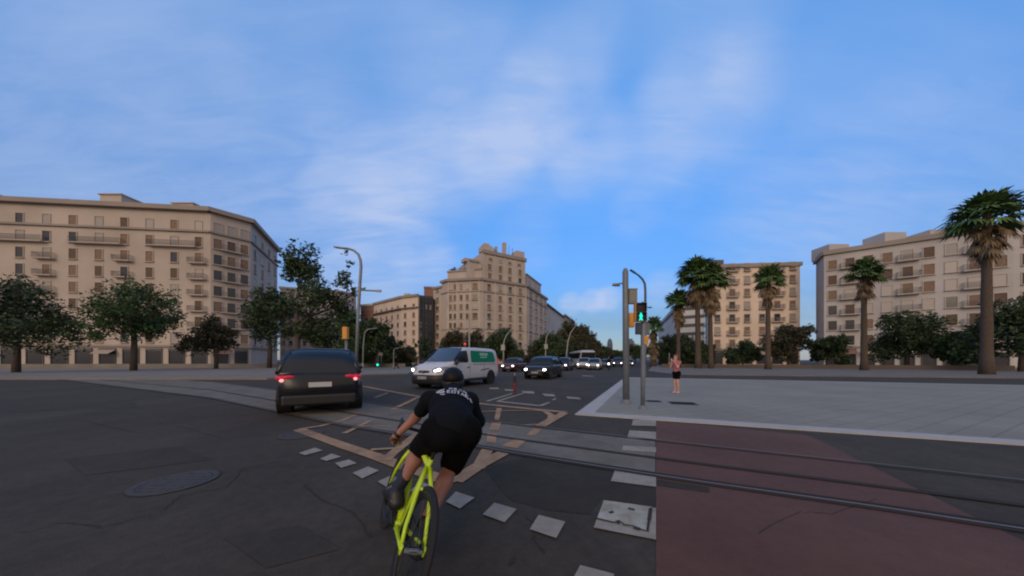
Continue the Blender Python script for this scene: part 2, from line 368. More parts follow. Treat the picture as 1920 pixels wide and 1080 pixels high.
line(wh, [(913, 753), (962, 738)], 0.13, 0.014); line(wh, [(934, 752.5), (984, 737)], 0.13, 0.014)
line(wh, [(932, 753), (1012, 761.5)], 0.20, 0.015); line(wh, [(1012, 762), (1030, 755)], 0.12, 0.014)
for y, x0, x1 in ((704, 1090, 1112),): poly(wh, [(x0, y), (x1, y + 1), (x1 + 2, y + 2.2), (x0 + 2, y + 1.4)], 0.014)
struct(wh.obj('white_road_marking', M['white']))
# big worn square near the camera: worn yellowish paint patch on a white one
ws = MB(); poly(ws, [(1132, 940), (1230, 955), (1230, 1015), (1113, 992)], 0.014); struct(ws.obj('worn_white_marking', M['white']))
M['wornpaint'] = mat('worn_yellowed_paint', (0.22, 0.20, 0.13), 0.85, col2=(0.40, 0.385, 0.33), nscale=7, detail=8)
ws = MB(); poly(ws, [(1133, 941), (1222, 953.5), (1216, 1001), (1180, 992), (1119, 976)], 0.018); struct(ws.obj('worn_paint_patch', M['wornpaint']))
ck = MB(); line(ck, [(1118, 976), (1140, 981), (1152, 984), (1160, 980), (1170, 988), (1185, 990), (1198, 996), (1214, 1000), (1216, 985), (1221, 956)], 0.02, 0.021)
line(ck, [(1157, 983), (1163, 985)], 0.05, 0.0215); line(ck, [(1188, 993), (1200, 997)], 0.045, 0.0215); line(ck, [(1144, 963), (1149, 966)], 0.05, 0.0215); line(ck, [(1178, 957), (1190, 960)], 0.035, 0.0215); line(ck, [(1220, 958), (1217, 980)], 0.03, 0.0225)
struct(ck.obj('road_crack', M['patch']))
mh = MB(); poly(mh, [(1040, 776), (1046, 776), (1045, 778), (1039, 778)], 0.0225); struct(mh.obj('road_stud_hole', M['rail']))
rw = random.Random(21); wr_m = MB()
for pts in ([(60, 800), (150, 790), (260, 812), (330, 800), (420, 822), (520, 815)], [(300, 960), (340, 930), (420, 915), (455, 880), (540, 862)], [(40, 1000), (120, 980), (190, 990), (300, 960)], [(700, 1010), (660, 960), (610, 940), (560, 905)],
            [(1020, 1040), (1000, 1010), (1006, 990), (985, 965)], [(955, 1062), (962, 1050), (966, 1046)], [(1420, 1000), (1500, 960), (1560, 965), (1660, 930)]):
    q = []
    for (x0, y0), (x1, y1) in zip(pts, pts[1:]):
        for k in range(6): t_ = k / 6; q.append((x0 + (x1 - x0) * t_ + rw.uniform(-4, 4), y0 + (y1 - y0) * t_ + rw.uniform(-1.5, 1.5)))
    ground_ribbon(wr_m, q, .009, 0.0065)
poly(wr_m, [(952, 1060), (958, 1048), (968, 1045), (964, 1056)], 0.007)
struct(wr_m.obj('road_crack_lines', M['patch']))
enrich_ret = mat('old_patch', (0.040, 0.034, 0.026), 0.9, col2=(0.054, 0.045, 0.035), nscale=1.2, spec=.25); enrich(enrich_ret, 9, .2)
pm_ = MB(); poly(pm_, [(120, 860), (330, 838), (400, 862), (160, 892)], 0.0045); poly(pm_, [(420, 1010), (560, 985), (640, 1030), (500, 1066)], 0.0045); poly(pm_, [(-60, 760), (250, 752), (262, 764), (-80, 776)], 0.0045); poly(pm_, [(700, 712), (760, 715), (756, 722), (694, 718)], 0.0045)
struct(pm_.obj('road_repair_patch', enrich_ret))
for i_, (x_, y_) in enumerate(((330, 905), (565, 815), (1100, 712))):
    c_ = G(x_, y_); t_ = thing('manhole_cover', ('round iron manhole cover in the dark road, farthest left', 'round iron manhole cover in the road left of the tan box lines', 'small far manhole cover in the avenue beside the pavement corner')[i_], 'manhole cover', c_, group='manhole covers in the road')
    m = MB(); m.lathe([(.36, 0.006), (.36, .012), (.30, .012), (.30, .008)], 28); m.obj('frame', M['iron'], t_)
    m = MB(); m.lathe([(0, .010), (.295, .010)], 28)
    for k in range(7): m.box((0, -.24 + k * .08, .0125), (2 * math.sqrt(.085 - (.24 - k * .08) ** 2) if abs(.24 - k * .08) < .28 else .1, .025, .004))
    m.obj('cover', M['iron'], t_)
# pavement island at right
isl = [G(1078, 778), G(1172, 708), G(1347, 711.5), G(1920, 723), G(2600, 737), G(2600, 884), G(1920, 836), G(1347, 796.5)]
def inset(poly, d):
    n = len(poly); out = []
    cx = sum((p for p in poly), Vector()) / n
    for i in range(n):
        a, b, c = poly[i - 1], poly[i], poly[(i + 1) % n]
        e1 = (b - a).normalized(); e2 = (c - b).normalized()
        n1 = Vector((-e1.y, e1.x, 0)); n2 = Vector((-e2.y, e2.x, 0))
        if n1.dot(cx - b) < 0: n1 = -n1
        if n2.dot(cx - b) < 0: n2 = -n2
        k = (n1 + n2); k = k / max(0.3, (1 + n1.dot(n2)))
        out.append(b + k * d)
    return out
ins = inset(isl, 0.42)
mb = MB()
n = len(isl); KH = 0.025
mb.add([(p.x, p.y, 0) for p in isl] + [(p.x, p.y, KH) for p in isl] + [(p.x, p.y, KH) for p in ins],
       [(i, (i + 1) % n, n + (i + 1) % n, n + i) for i in range(n)] + [(n + i, n + (i + 1) % n, 2 * n + (i + 1) % n, 2 * n + i) for i in range(n)])
struct(mb.obj('kerb', M['kerb'], fixn=True))
def tiled(name, col, scale, joint, mw=0.02):
    m = mat(name, col, 0.8); nt = m.node_tree; b = nt.nodes['Principled BSDF']
    tc = nt.nodes.new('ShaderNodeTexCoord'); mp = nt.nodes.new('ShaderNodeMapping'); br = nt.nodes.new('ShaderNodeTexBrick')
    nt.links.new(tc.outputs['Object'], mp.inputs[0]); nt.links.new(mp.outputs[0], br.inputs[0]); mp.inputs['Rotation'].default_value = (0, 0, R(-25))
    br.inputs['Scale'].default_value = scale; br.inputs['Mortar Size'].default_value = mw; br.inputs['Brick Width'].default_value = 0.6; br.inputs['Row Height'].default_value = 0.4
    br.inputs['Color1'].default_value = (*col, 1); br.inputs['Color2'].default_value = tuple(c * 0.93 for c in col) + (1,); br.inputs['Mortar'].default_value = (*joint, 1)
    n = nt.nodes.new('ShaderNodeTexNoise'); nt.links.new(tc.outputs['Object'], n.inputs['Vector']); n.inputs['Scale'].default_value = 0.45; n.inputs['Detail'].default_value = 5
    mr = nt.nodes.new('ShaderNodeMapRange'); nt.links.new(n.outputs['Fac'], mr.inputs[0]); mr.inputs[1].default_value = .3; mr.inputs[2].default_value = .7; mr.inputs[3].default_value = 0.85; mr.inputs[4].default_value = 1.08
    mx = nt.nodes.new('ShaderNodeMix'); mx.data_type = 'RGBA'; mx.blend_type = 'MULTIPLY'; mx.inputs[0].default_value = 1
    nt.links.new(br.outputs[0], mx.inputs[6]); nt.links.new(mr.outputs[0], mx.inputs[7]); nt.links.new(mx.outputs[2], b.inputs['Base Color'])
    return m
M['tiles'] = tiled('pavement_slabs', (0.248, 0.232, 0.182), 1.0, (0.175, 0.16, 0.125), 0.016)
mb = MB(); mb.sheet(ins, KH - 0.001); struct(mb.obj('pavement', M['tiles']))
# far pavements
mb = MB(); mb.prism([G(-1500, 712), G(500, 712), G(645, 705), G(700, 703.5), G(765, 701.5), G(790, 695), G(800, 690), G(600, 684), G(-1500, 684)], 0, 0.12)
struct(mb.obj('far_pavement', M['farpave'], fixn=True))
M['tiles2'] = tiled('far_slabs', (0.16, 0.143, 0.12), 0.6, (0.12, 0.108, 0.09), 0.01)
mb = MB(); mb.prism([G(1215, 697), G(1260, 702.5), G(1347, 704), G(2500, 716), G(2500, 683.5), G(1225, 684.5)], 0, 0.10)
struct(mb.obj('side_pavement', M['tiles2'], fixn=True))
mb = MB(); mb.prism([(-60, 92), (-13, 88), (10, 98), (24, 128), (130, 360), (100, 380), (16, 160), (-13, 116), (-60, 122)], 0, 0.12)
struct(mb.obj('corner_pavement', M['farpave'], fixn=True))
# grates on the island
for i, (x0, x1, y) in enumerate(((1211, 1240, 753.5), (1255, 1306, 757))):
    g = MB(); a = G(x0, y); b2 = G(x1, y + (2 if i else 1)); d = (b2 - a).normalized(); nn = Vector((-d.y, d.x, 0)); w = 0.60 if i else 0.42
    Lg = (b2 - a).length
    mB = Matrix((( d.x, nn.x, 0), (d.y, nn.y, 0), (0, 0, 1)))
    t = thing('drain_grate', 'short dark grate set in the grey pavement beside the signal pole' if i == 0 else 'long dark grate set in the grey pavement below the woman', 'grate', (a + b2) / 2 + Vector((0, 0, KH)), math.atan2(d.y, d.x), 'dark grates in the pavement')
    fr = MB(); fr.box((0, w / 2, .006), (Lg, .03, .012)); fr.box((0, -w / 2, .006), (Lg, .03, .012)); fr.box((Lg / 2 - .015, 0, .006), (.03, w - .03, .012)); fr.box((-Lg / 2 + .015, 0, .006), (.03, w - .03, .012))
    fr.obj('frame', M['poledark'], t)
    gr = MB(); gr.box((0, 0, .0015), (Lg - .06, w - .03, .003))
    k = int(Lg / 0.08)
    for q in range(k): gr.box((-Lg / 2 + .05 + q * (Lg - .1) / k, 0, .006), (.03, w - .04, .006))
    gr.obj('grating', M['grate'], t)

# ------------------------------------------------------------------ buildings
def facmat(name, c, stain=0.12, band=0.0):
    m = mat(name, c, 0.85, noise=stain, nscale=0.12, bump=0.1, bscale=3)
    return m
M['stone'] = facmat('warm_stone', (0.435, 0.375, 0.325))
M['stonetrim'] = facmat('stone_trim', (0.475, 0.41, 0.35))
M['corn'] = facmat('stone_cornice', (0.28, 0.24, 0.21))
M['cream'] = facmat('cream_render', (0.66, 0.54, 0.43))
M['brick'] = facmat('red_brick', (0.22, 0.115, 0.085))
M['darkglass'] = mat('dark_cladding', (0.035, 0.043, 0.045), 0.35)
M['greywall'] = facmat('grey_party_wall', (0.42, 0.40, 0.385))
M['tanwall'] = facmat('tan_row', (0.33, 0.275, 0.225))
M['whitewall'] = facmat('white_render', (0.60, 0.59, 0.58))
M['greyband'] = facmat('grey_band', (0.10, 0.105, 0.11))
M['shutter'] = mat('brown_shutter', (0.19, 0.125, 0.085), 0.7, noise=0.25, nscale=2)
M['shutter2'] = mat('dark_shutter', (0.10, 0.062, 0.042), 0.7, noise=0.25, nscale=2)
M['paneldark'] = mat('dark_pane', (0.03, 0.033, 0.04), 0.15)
M['panepale'] = mat('pale_pane', (0.30, 0.27, 0.25), 0.3)
M['wallbrown'] = facmat('brown_wall', (0.10, 0.078, 0.062))
M['roofgrey'] = mat('roof_tiles', (0.09, 0.08, 0.075), 0.9)

WIN = {}
def win_mesh(w, h, sill=0.25, trim='stonetrim', surround=True):
    key = ('f', w, h, sill, trim)
    if key in WIN: return WIN[key]
    mb = MB(); t = 0.12
    # local: x along wall, y = outward, z up (origin at the window's bottom centre)
    for sx in (-1, 1): mb.box((sx * (w / 2 + t / 2), 0.06, h / 2), (t, 0.12, h))
    mb.box((0, 0.07, h + t / 2), (w + 2 * t, 0.14, t))
    if sill: mb.box((0, sill / 2 + 0.02, -0.07), (w + 2 * t + .1, sill, 0.14))
    if sill >= 0.4:
        for k in range(9): mb.box((-w / 2 - .1 + k * (w + .2) / 8, sill - .03, 0.42), (0.03, 0.03, 0.84))
        mb.box((0, sill - .03, 0.87), (w + 2 * t, 0.05, 0.06))
    me = bpy.data.meshes.new('window'); me.from_pydata(mb.v, [], mb.f); me.materials.append(M[trim]); me.update()
    WIN[key] = me; return me
def pane_mesh(w, h, m):
    key = ('p', w, h, m)
    if key in WIN: return WIN[key]
    mb = MB(); mb.box((0, 0.02, h / 2), (w, 0.03, h))
    me = bpy.data.meshes.new('pane'); me.from_pydata(mb.v, [], mb.f); me.materials.append(M[m]); me.update()
    WIN[key] = me; return me
def put_win(root, x, y, z, rz, w, h, m, sill=0.25, trim='stonetrim'):
    o = bpy.data.objects.new('window', win_mesh(w, h, sill, trim)); COL.objects.link(o); o.parent = root
    o.location = Vector((x, y, z)) - (root.location if root.get('_abs') else Vector()); o.rotation_euler = (0, 0, rz)
    p = bpy.data.objects.new('pane', pane_mesh(w, h, m)); COL.objects.link(p); p.parent = o
    return o
def facade(root, p0, p1, zs, n=None, us=None, w=1.2, h=1.9, mats=('shutter', 'shutter', 'panepale', 'paneldark'), sill=0.25, trim='stonetrim'):
    """windows on the wall from p0 to p1 (outside on the right hand when going p0 -> p1)"""
    p0 = Vector((p0[0], p0[1], 0)); p1 = Vector((p1[0], p1[1], 0)); d = (p1 - p0); L = d.length; d.normalize()
    rz = math.atan2(d.y, d.x) + math.pi     # local +y must point outwards
    us = us if us is not None else [(i + 0.5) / n for i in range(n)]
    for z in zs:
        for u in us:
            q = p0 + d * L * u
            put_win(root, q.x, q.y, z, rz, w, h, random.choice(mats), sill, trim)

def ring_cornice(mb, poly, z, h, out, closed=False):
    """a moulding that runs along a chain of wall points"""
    n = len(poly); rng = n if closed else n - 1
    for i in range(rng):
        a = Vector((*poly[i][:2], 0)); b = Vector((*poly[(i + 1) % n][:2], 0)); d = (b - a).normalized(); nn = Vector((d.y, -d.x, 0))
        A = a - d * out * .5; B = b + d * out * .5
        mb.prism([A - nn * 0.1, B - nn * 0.1, B + nn * out, A + nn * out], z, z + h + 0.003 * i)

def balcony_mesh(w, d=0.9):
    key = ('b', w, d)
    if key in WIN: return WIN[key]
    mb = MB(); mb.box((0, d / 2 + .01, -.09), (w, d, .18)); mb.cur = 1
    n = int(w / .16)
    for k in range(n + 1): mb.box((-w / 2 + .04 + k * (w - .08) / n, d - .03, .5), (.03, .03, 1.0))
    for sx in (-1, 1):
        for k in range(3): mb.box((sx * (w / 2 - .04), d * (.15 + .28 * k), .5), (.03, .03, 1.0))
        mb.box((sx * (w / 2 - .04), d / 2, 1.02), (.05, d - .1, .05))
    mb.box((0, d - .03, 1.025), (w, .06, .05))
    me = bpy.data.meshes.new('balcony'); me.from_pydata(mb.v, [], mb.f); me.materials.append(M['stonetrim']); me.materials.append(M['greyband']); me.polygons.foreach_set('material_index', mb.mi); me.update()
    WIN[key] = me; return me
def balconies(root, p0, p1, zs, us, w):
    p0 = Vector((p0[0], p0[1], 0)); p1 = Vector((p1[0], p1[1], 0)); d = (p1 - p0); L_ = d.length; d.normalize(); rz = math.atan2(d.y, d.x) + math.pi
    for z in zs:
        for u in us:
            q = p0 + d * L_ * u; o = bpy.data.objects.new('balcony', balcony_mesh(w)); COL.objects.link(o); o.parent = root; o.location = Vector((q.x, q.y, z)) - root.location; o.rotation_euler = (0, 0, rz)
def street_floor(root, p0, p1, n, seed):
    """shop openings, lintels and awnings along the foot of a wall"""
    rnd = random.Random(seed); a = Vector((p0[0], p0[1], 0)); b = Vector((p1[0], p1[1], 0)); d = (b - a); L_ = d.length; d.normalize(); nn = Vector((d.y, -d.x, 0)); st = L_ / n
    for k in range(n):
        c = a + d * st * (k + .5); w = st * .36
        m = MB(); m.prism([c - d * w + nn * .02, c + d * w + nn * .02, c + d * w + nn * .06, c - d * w + nn * .06], .4, 3.3); o = m.obj('shop_front', M['paneldark'], root, fixn=True)
        m = MB(); m.prism([c - d * w + nn * .06, c - d * (w - .12) + nn * .06, c - d * (w - .12) + nn * .16, c - d * w + nn * .16], .1, 3.4); m.prism([c + d * (w - .12) + nn * .06, c + d * w + nn * .06, c + d * w + nn * .16, c + d * (w - .12) + nn * .16], .1, 3.4); m.prism([c - d * w + nn * .06, c + d * w + nn * .06, c + d * w + nn * .2, c - d * w + nn * .2], 3.4, 3.8); m.obj('frame', M['greyband'], o, fixn=True)
        if rnd.random() < .45:
            m = MB(); q = [c - d * w * 1.05 + nn * .21, c + d * w * 1.05 + nn * .21, c + d * w * 1.05 + nn * 1.5, c - d * w * 1.05 + nn * 1.5]
            m.add([(p.x, p.y, z) for p, z in zip(q, (3.5, 3.5, 2.7, 2.7))] + [(p.x, p.y, z - .05) for p, z in zip(q, (3.5, 3.5, 2.7, 2.7))], [(0, 1, 2, 3), (7, 6, 5, 4), (3, 2, 6, 7), (0, 3, 7, 4), (1, 5, 6, 2)]); m.obj('awning', M[rnd.choice(('brick', 'darkglass', 'tanwall'))], root)
# --- the big corner building with the stepped tower.  walls run left to right seen from the street: outside = right hand of the direction
def corner_block():
    A0 = (-31.2, 118.5); A = (-27.3, 116.0); B = (-24.6, 113.4); C = (-11.6, 111.2); D = (5.9, 121.5); E = (17.2, 148.0)
    Bk1 = (4.0, 166.0); Bk2 = (-34.0, 146.0)
    root = thing('corner_building', 'large beige stone corner building with a stepped central tower beyond the junction', 'building', (-5, 125, 0), absolute=True)
    w = MB()
    w.prism([A0, A, (A[0] + 3, A[1] + 22), Bk2], 0, 30.2)
    w.prism([A, B, C, D, E, Bk1, (A[0] + 3, A[1] + 22)], 0, 31.8)
    w.obj('wall', M['stone'], root, fixn=True)
    # upper floors behind the cornice: attic on the left wing, tower, attic on the right flank
    def off(p, q, u, back):      # point on p->q at u, moved back inside
        p = Vector((*p, 0)); q = Vector((*q, 0)); d = (q - p).normalized(); nn = Vector((d.y, -d.x, 0)); r = p + (q - p) * u - nn * back
        return (r.x, r.y)
    at = MB()
    a1 = off(A, C, 0.10, 1.6); a2 = off(B, C, 1.0, 1.8)
    at.prism([a1, a2, (a2[0] + 6, a2[1] + 16), (a1[0] + 2, a1[1] + 16)], 31.8, 36.0)
    a3 = off(A, C, 0.62, 3.0)
    at.prism([a3, (a2[0] + .3, a2[1] + .6), (a2[0] + 6, a2[1] + 15), (a3[0] + 2, a3[1] + 15)], 36.0, 37.6)
    r1 = off(D, E, 0.10, 1.2); r2 = off(D, E, 0.80, 1.2)
    at.prism([r1, r2, (r2[0] - 12, r2[1] + 5), (r1[0] - 12, r1[1] + 5)], 31.8, 37.4)
    at.obj('attic', M['stone'], root, fixn=True)
    t = MB()
    t0 = off(C, D, 0.06, 0.5); t1 = off(C, D, 1.0, 0.9)
    dx = Vector((t1[0] - t0[0], t1[1] - t0[1], 0)).normalized(); bk = Vector((-dx.y, dx.x, 0))
    T = lambda p, u, v: (p[0] + dx.x * u + bk.x * v, p[1] + dx.y * u + bk.y * v)
    tower = [t0, t1, T(t1, 0, 13), T(t0, 0, 13)]
    t.prism(tower, 31.8, 42.2)
    t.prism([T(t0, -4.4, 3.0), T(t0, 0.0, 3.0), T(t0, 0.0, 13), T(t0, -4.4, 13)], 31.8, 39.0)     # lower shoulder on the left
    # corner pavilions and centre block on the tower roof
    t.prism([T(t0, 0.2, 0.3), T(t0, 4.2, 0.3), T(t0, 4.2, 4.6), T(t0, 0.2, 4.6)], 42.9, 45.0)
    t.prism([T(t0, 0.9, 0.8), T(t0, 3.2, 0.8), T(t0, 3.2, 3.6), T(t0, 0.9, 3.6)], 45.0, 45.9)
    t.prism([T(t1, -4.0, 0.3), T(t1, -0.2, 0.3), T(t1, -0.2, 4.4), T(t1, -4.0, 4.4)], 42.9, 45.6)
    t.prism([T(t1, -5.2, 0.5), T(t1, -4.0, 0.5), T(t1, -4.0, 3), T(t1, -5.2, 3)], 42.9, 44.2)
    t.prism([T(t1, -9.3, 1.5), T(t1, -8.1, 1.5), T(t1, -8.1, 3), T(t1, -9.3, 3)], 42.9, 48.2)
    t.prism([T(t0, 6.2, 1.5), T(t0, 7.0, 1.5), T(t0, 7.0, 3), T(t0, 6.2, 3)], 42.9, 45.9)
    t.prism([T(t0, -5.6, 4.4), T(t0, -2.4, 4.4), T(t0, -2.4, 8), T(t0, -5.6, 8)], 39.0, 40.2)
    t.obj('tower', M['stone'], root, fixn=True)
    # cornices, string courses, pilasters
    cn = MB(); chain = [A0, A, B, C, D, E]
    ring_cornice(cn, chain[1:], 31.1, 0.9, 0.75); ring_cornice(cn, chain[:2], 29.4, 0.8, 0.5)
    ring_cornice(cn, [t0, t1, T(t1, 0, 13)], 41.6, 1.3, 0.55); ring_cornice(cn, [T(t0, -4.4, 3.0), T(t0, -.6, 3.0)], 38.6, 0.8, 0.4)
    ring_cornice(cn, [a1, a2], 35.6, 0.6, 0.3); ring_cornice(cn, [r1, r2], 37.0, 0.6, 0.3)
    cn.obj('cornice', M['corn'], root, fixn=True)
    for z_, h_, o_ in ((26.9, .35, .35), (5.3, .5, .35), (12.9, .2, .2)): sc_ = MB(); ring_cornice(sc_, chain[1:], z_, h_, o_); sc_.obj('string_course', M['corn'], root, fixn=True)
    pl = MB()
    def pil(p, q, u, z0, z1, wd=0.7, o=0.28):
        p = Vector((*p, 0)); q = Vector((*q, 0)); d = (q - p).normalized(); nn = Vector((d.y, -d.x, 0)); r = p + (q - p) * u
        pl.prism([r - d * wd / 2, r + d * wd / 2, r + d * wd / 2 + nn * o, r - d * wd / 2 + nn * o], z0, z1)
    for u in (0.03, 0.295, 0.515, 0.735, 0.975): pil(C, D, u, 7.7, 31.0, 0.7)
    for u in (0.04, 0.3, 0.7, 0.95): pil(B, C, u, 7.7, 31.0, 0.6, 0.2)
    for u in (0.06, 0.3, 0.55, 0.8): pil(D, E, u, 7.7, 31.0, 0.8)
    for u in (0.0, 0.25, 0.5, 0.75, 1.0): pil(t0, t1, u * 0.96 + 0.02, 32, 41.5, 0.5, 0.2)
    pl.obj('pilaster', M['stonetrim'], root, fixn=True)
    # rails and clutter on the roofs
    rf = MB()
    for k in range(26):
        p = off(A, C, 0.12 + k * 0.02, 1.9); rf.tube([(p[0], p[1], 36.0), (p[0], p[1], 36.9)], 0.05, 4)
    p = off(A, C, 0.12, 1.9); q = off(A, C, 0.62, 1.9); rf.tube([(p[0], p[1], 36.9), (q[0], q[1], 36.9)], 0.06, 4)
    for (u, z, hh) in ((0.17, 36, 1.4), (0.24, 36, 1.9), (0.5, 36, 2.8)):
        p = off(A, C, u, 3.0); q_ = MB(); q_.box((p[0], p[1], z + hh / 2), (0.8 if u < .3 else .12, 0.8 if u < .3 else .12, hh)); q_.obj('roof_box' if u < .3 else 'antenna', M['roofgrey'], root)
    for k in range(6):
        p = T(t0, 4.4 + k * 0.35, 1.0); q_ = MB(); q_.box((p[0], p[1], 43.8), (0.12, 0.12, 1.8 - .2 * k)); q_.obj('antenna', M['roofgrey'], root)
    p = T(t1, -5.6, 1.0); q_ = MB(); q_.tube([(p[0], p[1], 42.9), (p[0], p[1], 46.5)], 0.1, 5); q_.obj('antenna', M['roofgrey'], root)
    p = T(t1, -7.2, 1.0); q_ = MB(); q_.tube([(p[0], p[1], 42.9), (p[0], p[1], 47.2)], 0.08, 5); q_.obj('antenna', M['roofgrey'], root)
    rf.obj('roof_rail', M['roofgrey'], root, fixn=True)
    # windows, floor by floor
    F_ = [27.0, 23.4 - 1.6, 18.2, 14.6, 11.2, 8.0, 3.6]
    Fz = [28.0, 23.9, 20.4, 16.9, 13.4, 9.9, 6.4]
    mats = ('shutter', 'shutter', 'panepale', 'shutter', 'paneldark', 'shutter2', 'paneldark', 'shutter2')
    facade(root, C, D, Fz, us=(0.165, 0.40, 0.62, 0.85), w=1.5, h=2.1, mats=mats, sill=0.55)
    facade(root, B, C, Fz, us=(0.10, 0.235, 0.42, 0.60), w=1.05, h=2.0, mats=mats, sill=0.35)
    facade(root, B, C, Fz, us=(0.83,), w=1.9, h=2.1, mats=mats, sill=0.6)
    facade(root, A0, A, Fz, us=(0.5,), w=1.6, h=2.0, mats=mats, sill=0.4)
    facade(root, D, E, Fz, us=(0.17, 0.43, 0.68, 0.9), w=1.9, h=2.0, mats=('shutter', 'paneldark', 'paneldark'), sill=0.6)
    facade(root, t0, t1, [39.2], us=(0.16, 0.385, 0.61, 0.84), w=1.5, h=1.0, mats=('shutter', 'panepale'), sill=0.2)
    facade(root, t0, t1, [35.6, 32.2], us=(0.14, 0.385, 0.61, 0.86), w=1.5, h=2.3, mats=('shutter', 'shutter', 'paneldark'), sill=0.3)
    facade(root, r1, r2, [33.2], us=(0.2, 0.5, 0.8), w=1.5, h=2.0, mats=('panepale', 'paneldark'), sill=0.2)
    # the ground floor: tall dark shop openings
    for (p, q, n) in ((B, C, 4), (C, D, 5), (D, E, 6)):
        facade(root, p, q, [0.5], n=n, w=2.2, h=4.2, mats=('paneldark',), sill=0)
    return root
corner_block()

def block(name, label, chain, back, h, wall, floors, cols, w=1.2, hh=1.8, mats=('shutter', 'shutter', 'paneldark', 'panepale'), sill=0.3, base=4.0, fh=3.2, trim='stonetrim', corn=0.5, extra=None, cmat='corn', group=None, cat='building'):
    c = sum((Vector((*p, 0)) for p in chain), Vector()) / len(chain)
    root = thing(name, label, cat, c, absolute=True, group=group)
    mb = MB(); mb.prism(list(chain) + list(back), 0, h); mb.obj('wall', M[wall], root, fixn=True)
    cn = MB(); ring_cornice(cn, chain, h - 0.5, 0.9, corn); cn.obj('cornice', M[cmat], root, fixn=True)
    zs = [base + k * fh for k in range(floors)]
    for (p, q, n) in zip(chain, chain[1:], cols):
        if n: facade(root, p, q, zs, n=n, w=w, h=hh, mats=mats, sill=sill, trim=trim)
    if extra: extra(root)
    return root

def pw(px, Y): return ((px - CXP) / F * Y, Y)
# cream building left of the dark one
def ex_cream(root):
    b = MB()
    p0, p1, p2 = pw(701, 127), pw(752, 113), pw(784, 109.5)
    ring_cornice(b, [p0, p1], 20.6, 0.35, 1.2); ring_cornice(b, [p1, p2], 20.6, 0.35, 0.9)
    b.obj('balcony', M['corn'], root, fixn=True)
    rr = MB(); c = pw(764, 118); rr.box((c[0], c[1], 26.6), (2.0, 2.0, 1.9)); rr.obj('chimney', M['greywall'], root); rr = MB(); rr.box((c[0] + 2.5, c[1], 26.2), (.3, .3, 1.4)); rr.obj('chimney', M['greywall'], root)
block('apartment_building', 'cream apartment building with a balcony line below its flat roof, behind the left trees',
      [pw(701, 127), pw(752, 113), pw(784, 109.5)], [(-38, 135), (-60, 142)], 25.2, 'cream', 6, (5, 2), w=1.1, hh=1.7, mats=('shutter', 'shutter', 'paneldark'), base=4.4, fh=3.2, extra=ex_cream)
# dark clad building
def ex_dark(root):
    b = MB(); p0 = Vector((*pw(785.5, 112), 0)); p1 = Vector((*pw(811, 115.5), 0)); d = (p1 - p0).normalized(); nn = Vector((d.y, -d.x, 0))
    for k in range(8):
        z = 3.0 + k * 2.9; q = p0 + nn * 0.15; e = p1 + nn * 0.15
        b.prism([q, e, e + nn * .1, q + nn * .1], z, z + 0.3)
    for u in (0.2, 0.42, 0.68, 0.9):
        q = p0 + d * (p1 - p0).length * u; b.prism([q + nn * .02, q + d * .25 + nn * .02, q + d * .25 + nn * .3, q + nn * .3], 0, 25)
    b.obj('cladding', M['paneldark'], root, fixn=True)
block('office_building', 'narrow dark clad office building between the cream building and the stone corner building',
      [pw(785, 112), pw(811.5, 115.6)], [(-29, 140), (-36, 138)], 25.4, 'darkglass', 6, (3,), w=0.9, hh=2.2, mats=('panepale', 'paneldark', 'greyband'), base=3.4, fh=3.4, sill=0, trim='darkglass', corn=0.15, extra=ex_dark, cmat='darkglass')
block('brick_building', 'red brick top of a taller building showing above the dark office building',
      [pw(795, 138), pw(818, 139)], [(-35, 150), (-41, 150)], 35.0, 'brick', 2, (3,), w=1.3, hh=1.8, base=26, mats=('paneldark', 'shutter'), trim='brick', cmat='brick', corn=.2)
block('brick_building', 'small red brick building with a flat roof just right of the tall left lamp post',
      [pw(676, 140), pw(707, 137)], [(-62, 150), (-72, 152)], 27.0, 'brick', 7, (4,), w=1.2, hh=1.6, base=3.4, mats=('paneldark', 'shutter'), trim='brick', cmat='greywall', corn=.3)
# the left avenue row, running away towards the tower
u_ = Vector((0.3408, 0.9401)); E0 = Vector((17.4, 148.4))
def av(t, o=0.0): q = E0 + u_ * t + Vector((u_.y, -u_.x)) * o; return (q.x, q.y)
block('row_building', 'plain grey walled building adjoining the right flank of the stone corner building', [av(0.3, -.3), av(48, -.3)], [av(48, -14), av(0.3, -14)], 29.2, 'greywall', 2, (0,), corn=0.7, cmat='roofgrey')
block('row_building', 'taller tan building in the left row behind the avenue palms', [av(49), av(84)], [av(84, -14), av(49, -14)], 31.0, 'tanwall', 8, (9,), base=4, group=None, corn=0.8)
block('row_building', 'low tan building of the left row, half hidden by the avenue trees', [av(85), av(140)], [av(140, -14), av(85, -14)], 26.0, 'tanwall', 6, (12,), base=4, corn=0.8)
block('row_building', 'pale tan building whose long roofline drops towards the far round tower', [av(141), av(250)], [av(250, -14), av(141, -14)], 25.0, 'cream', 6, (14,), base=4, corn=0.8, w=1.6)
block('row_building', 'farthest brown building of the left row just left of the far round tower', [av(252), av(1000)], [av(1000, -14), av(252, -14)], 24.0, 'tanwall', 5, (16,), base=4, corn=0.8, w=1.8)
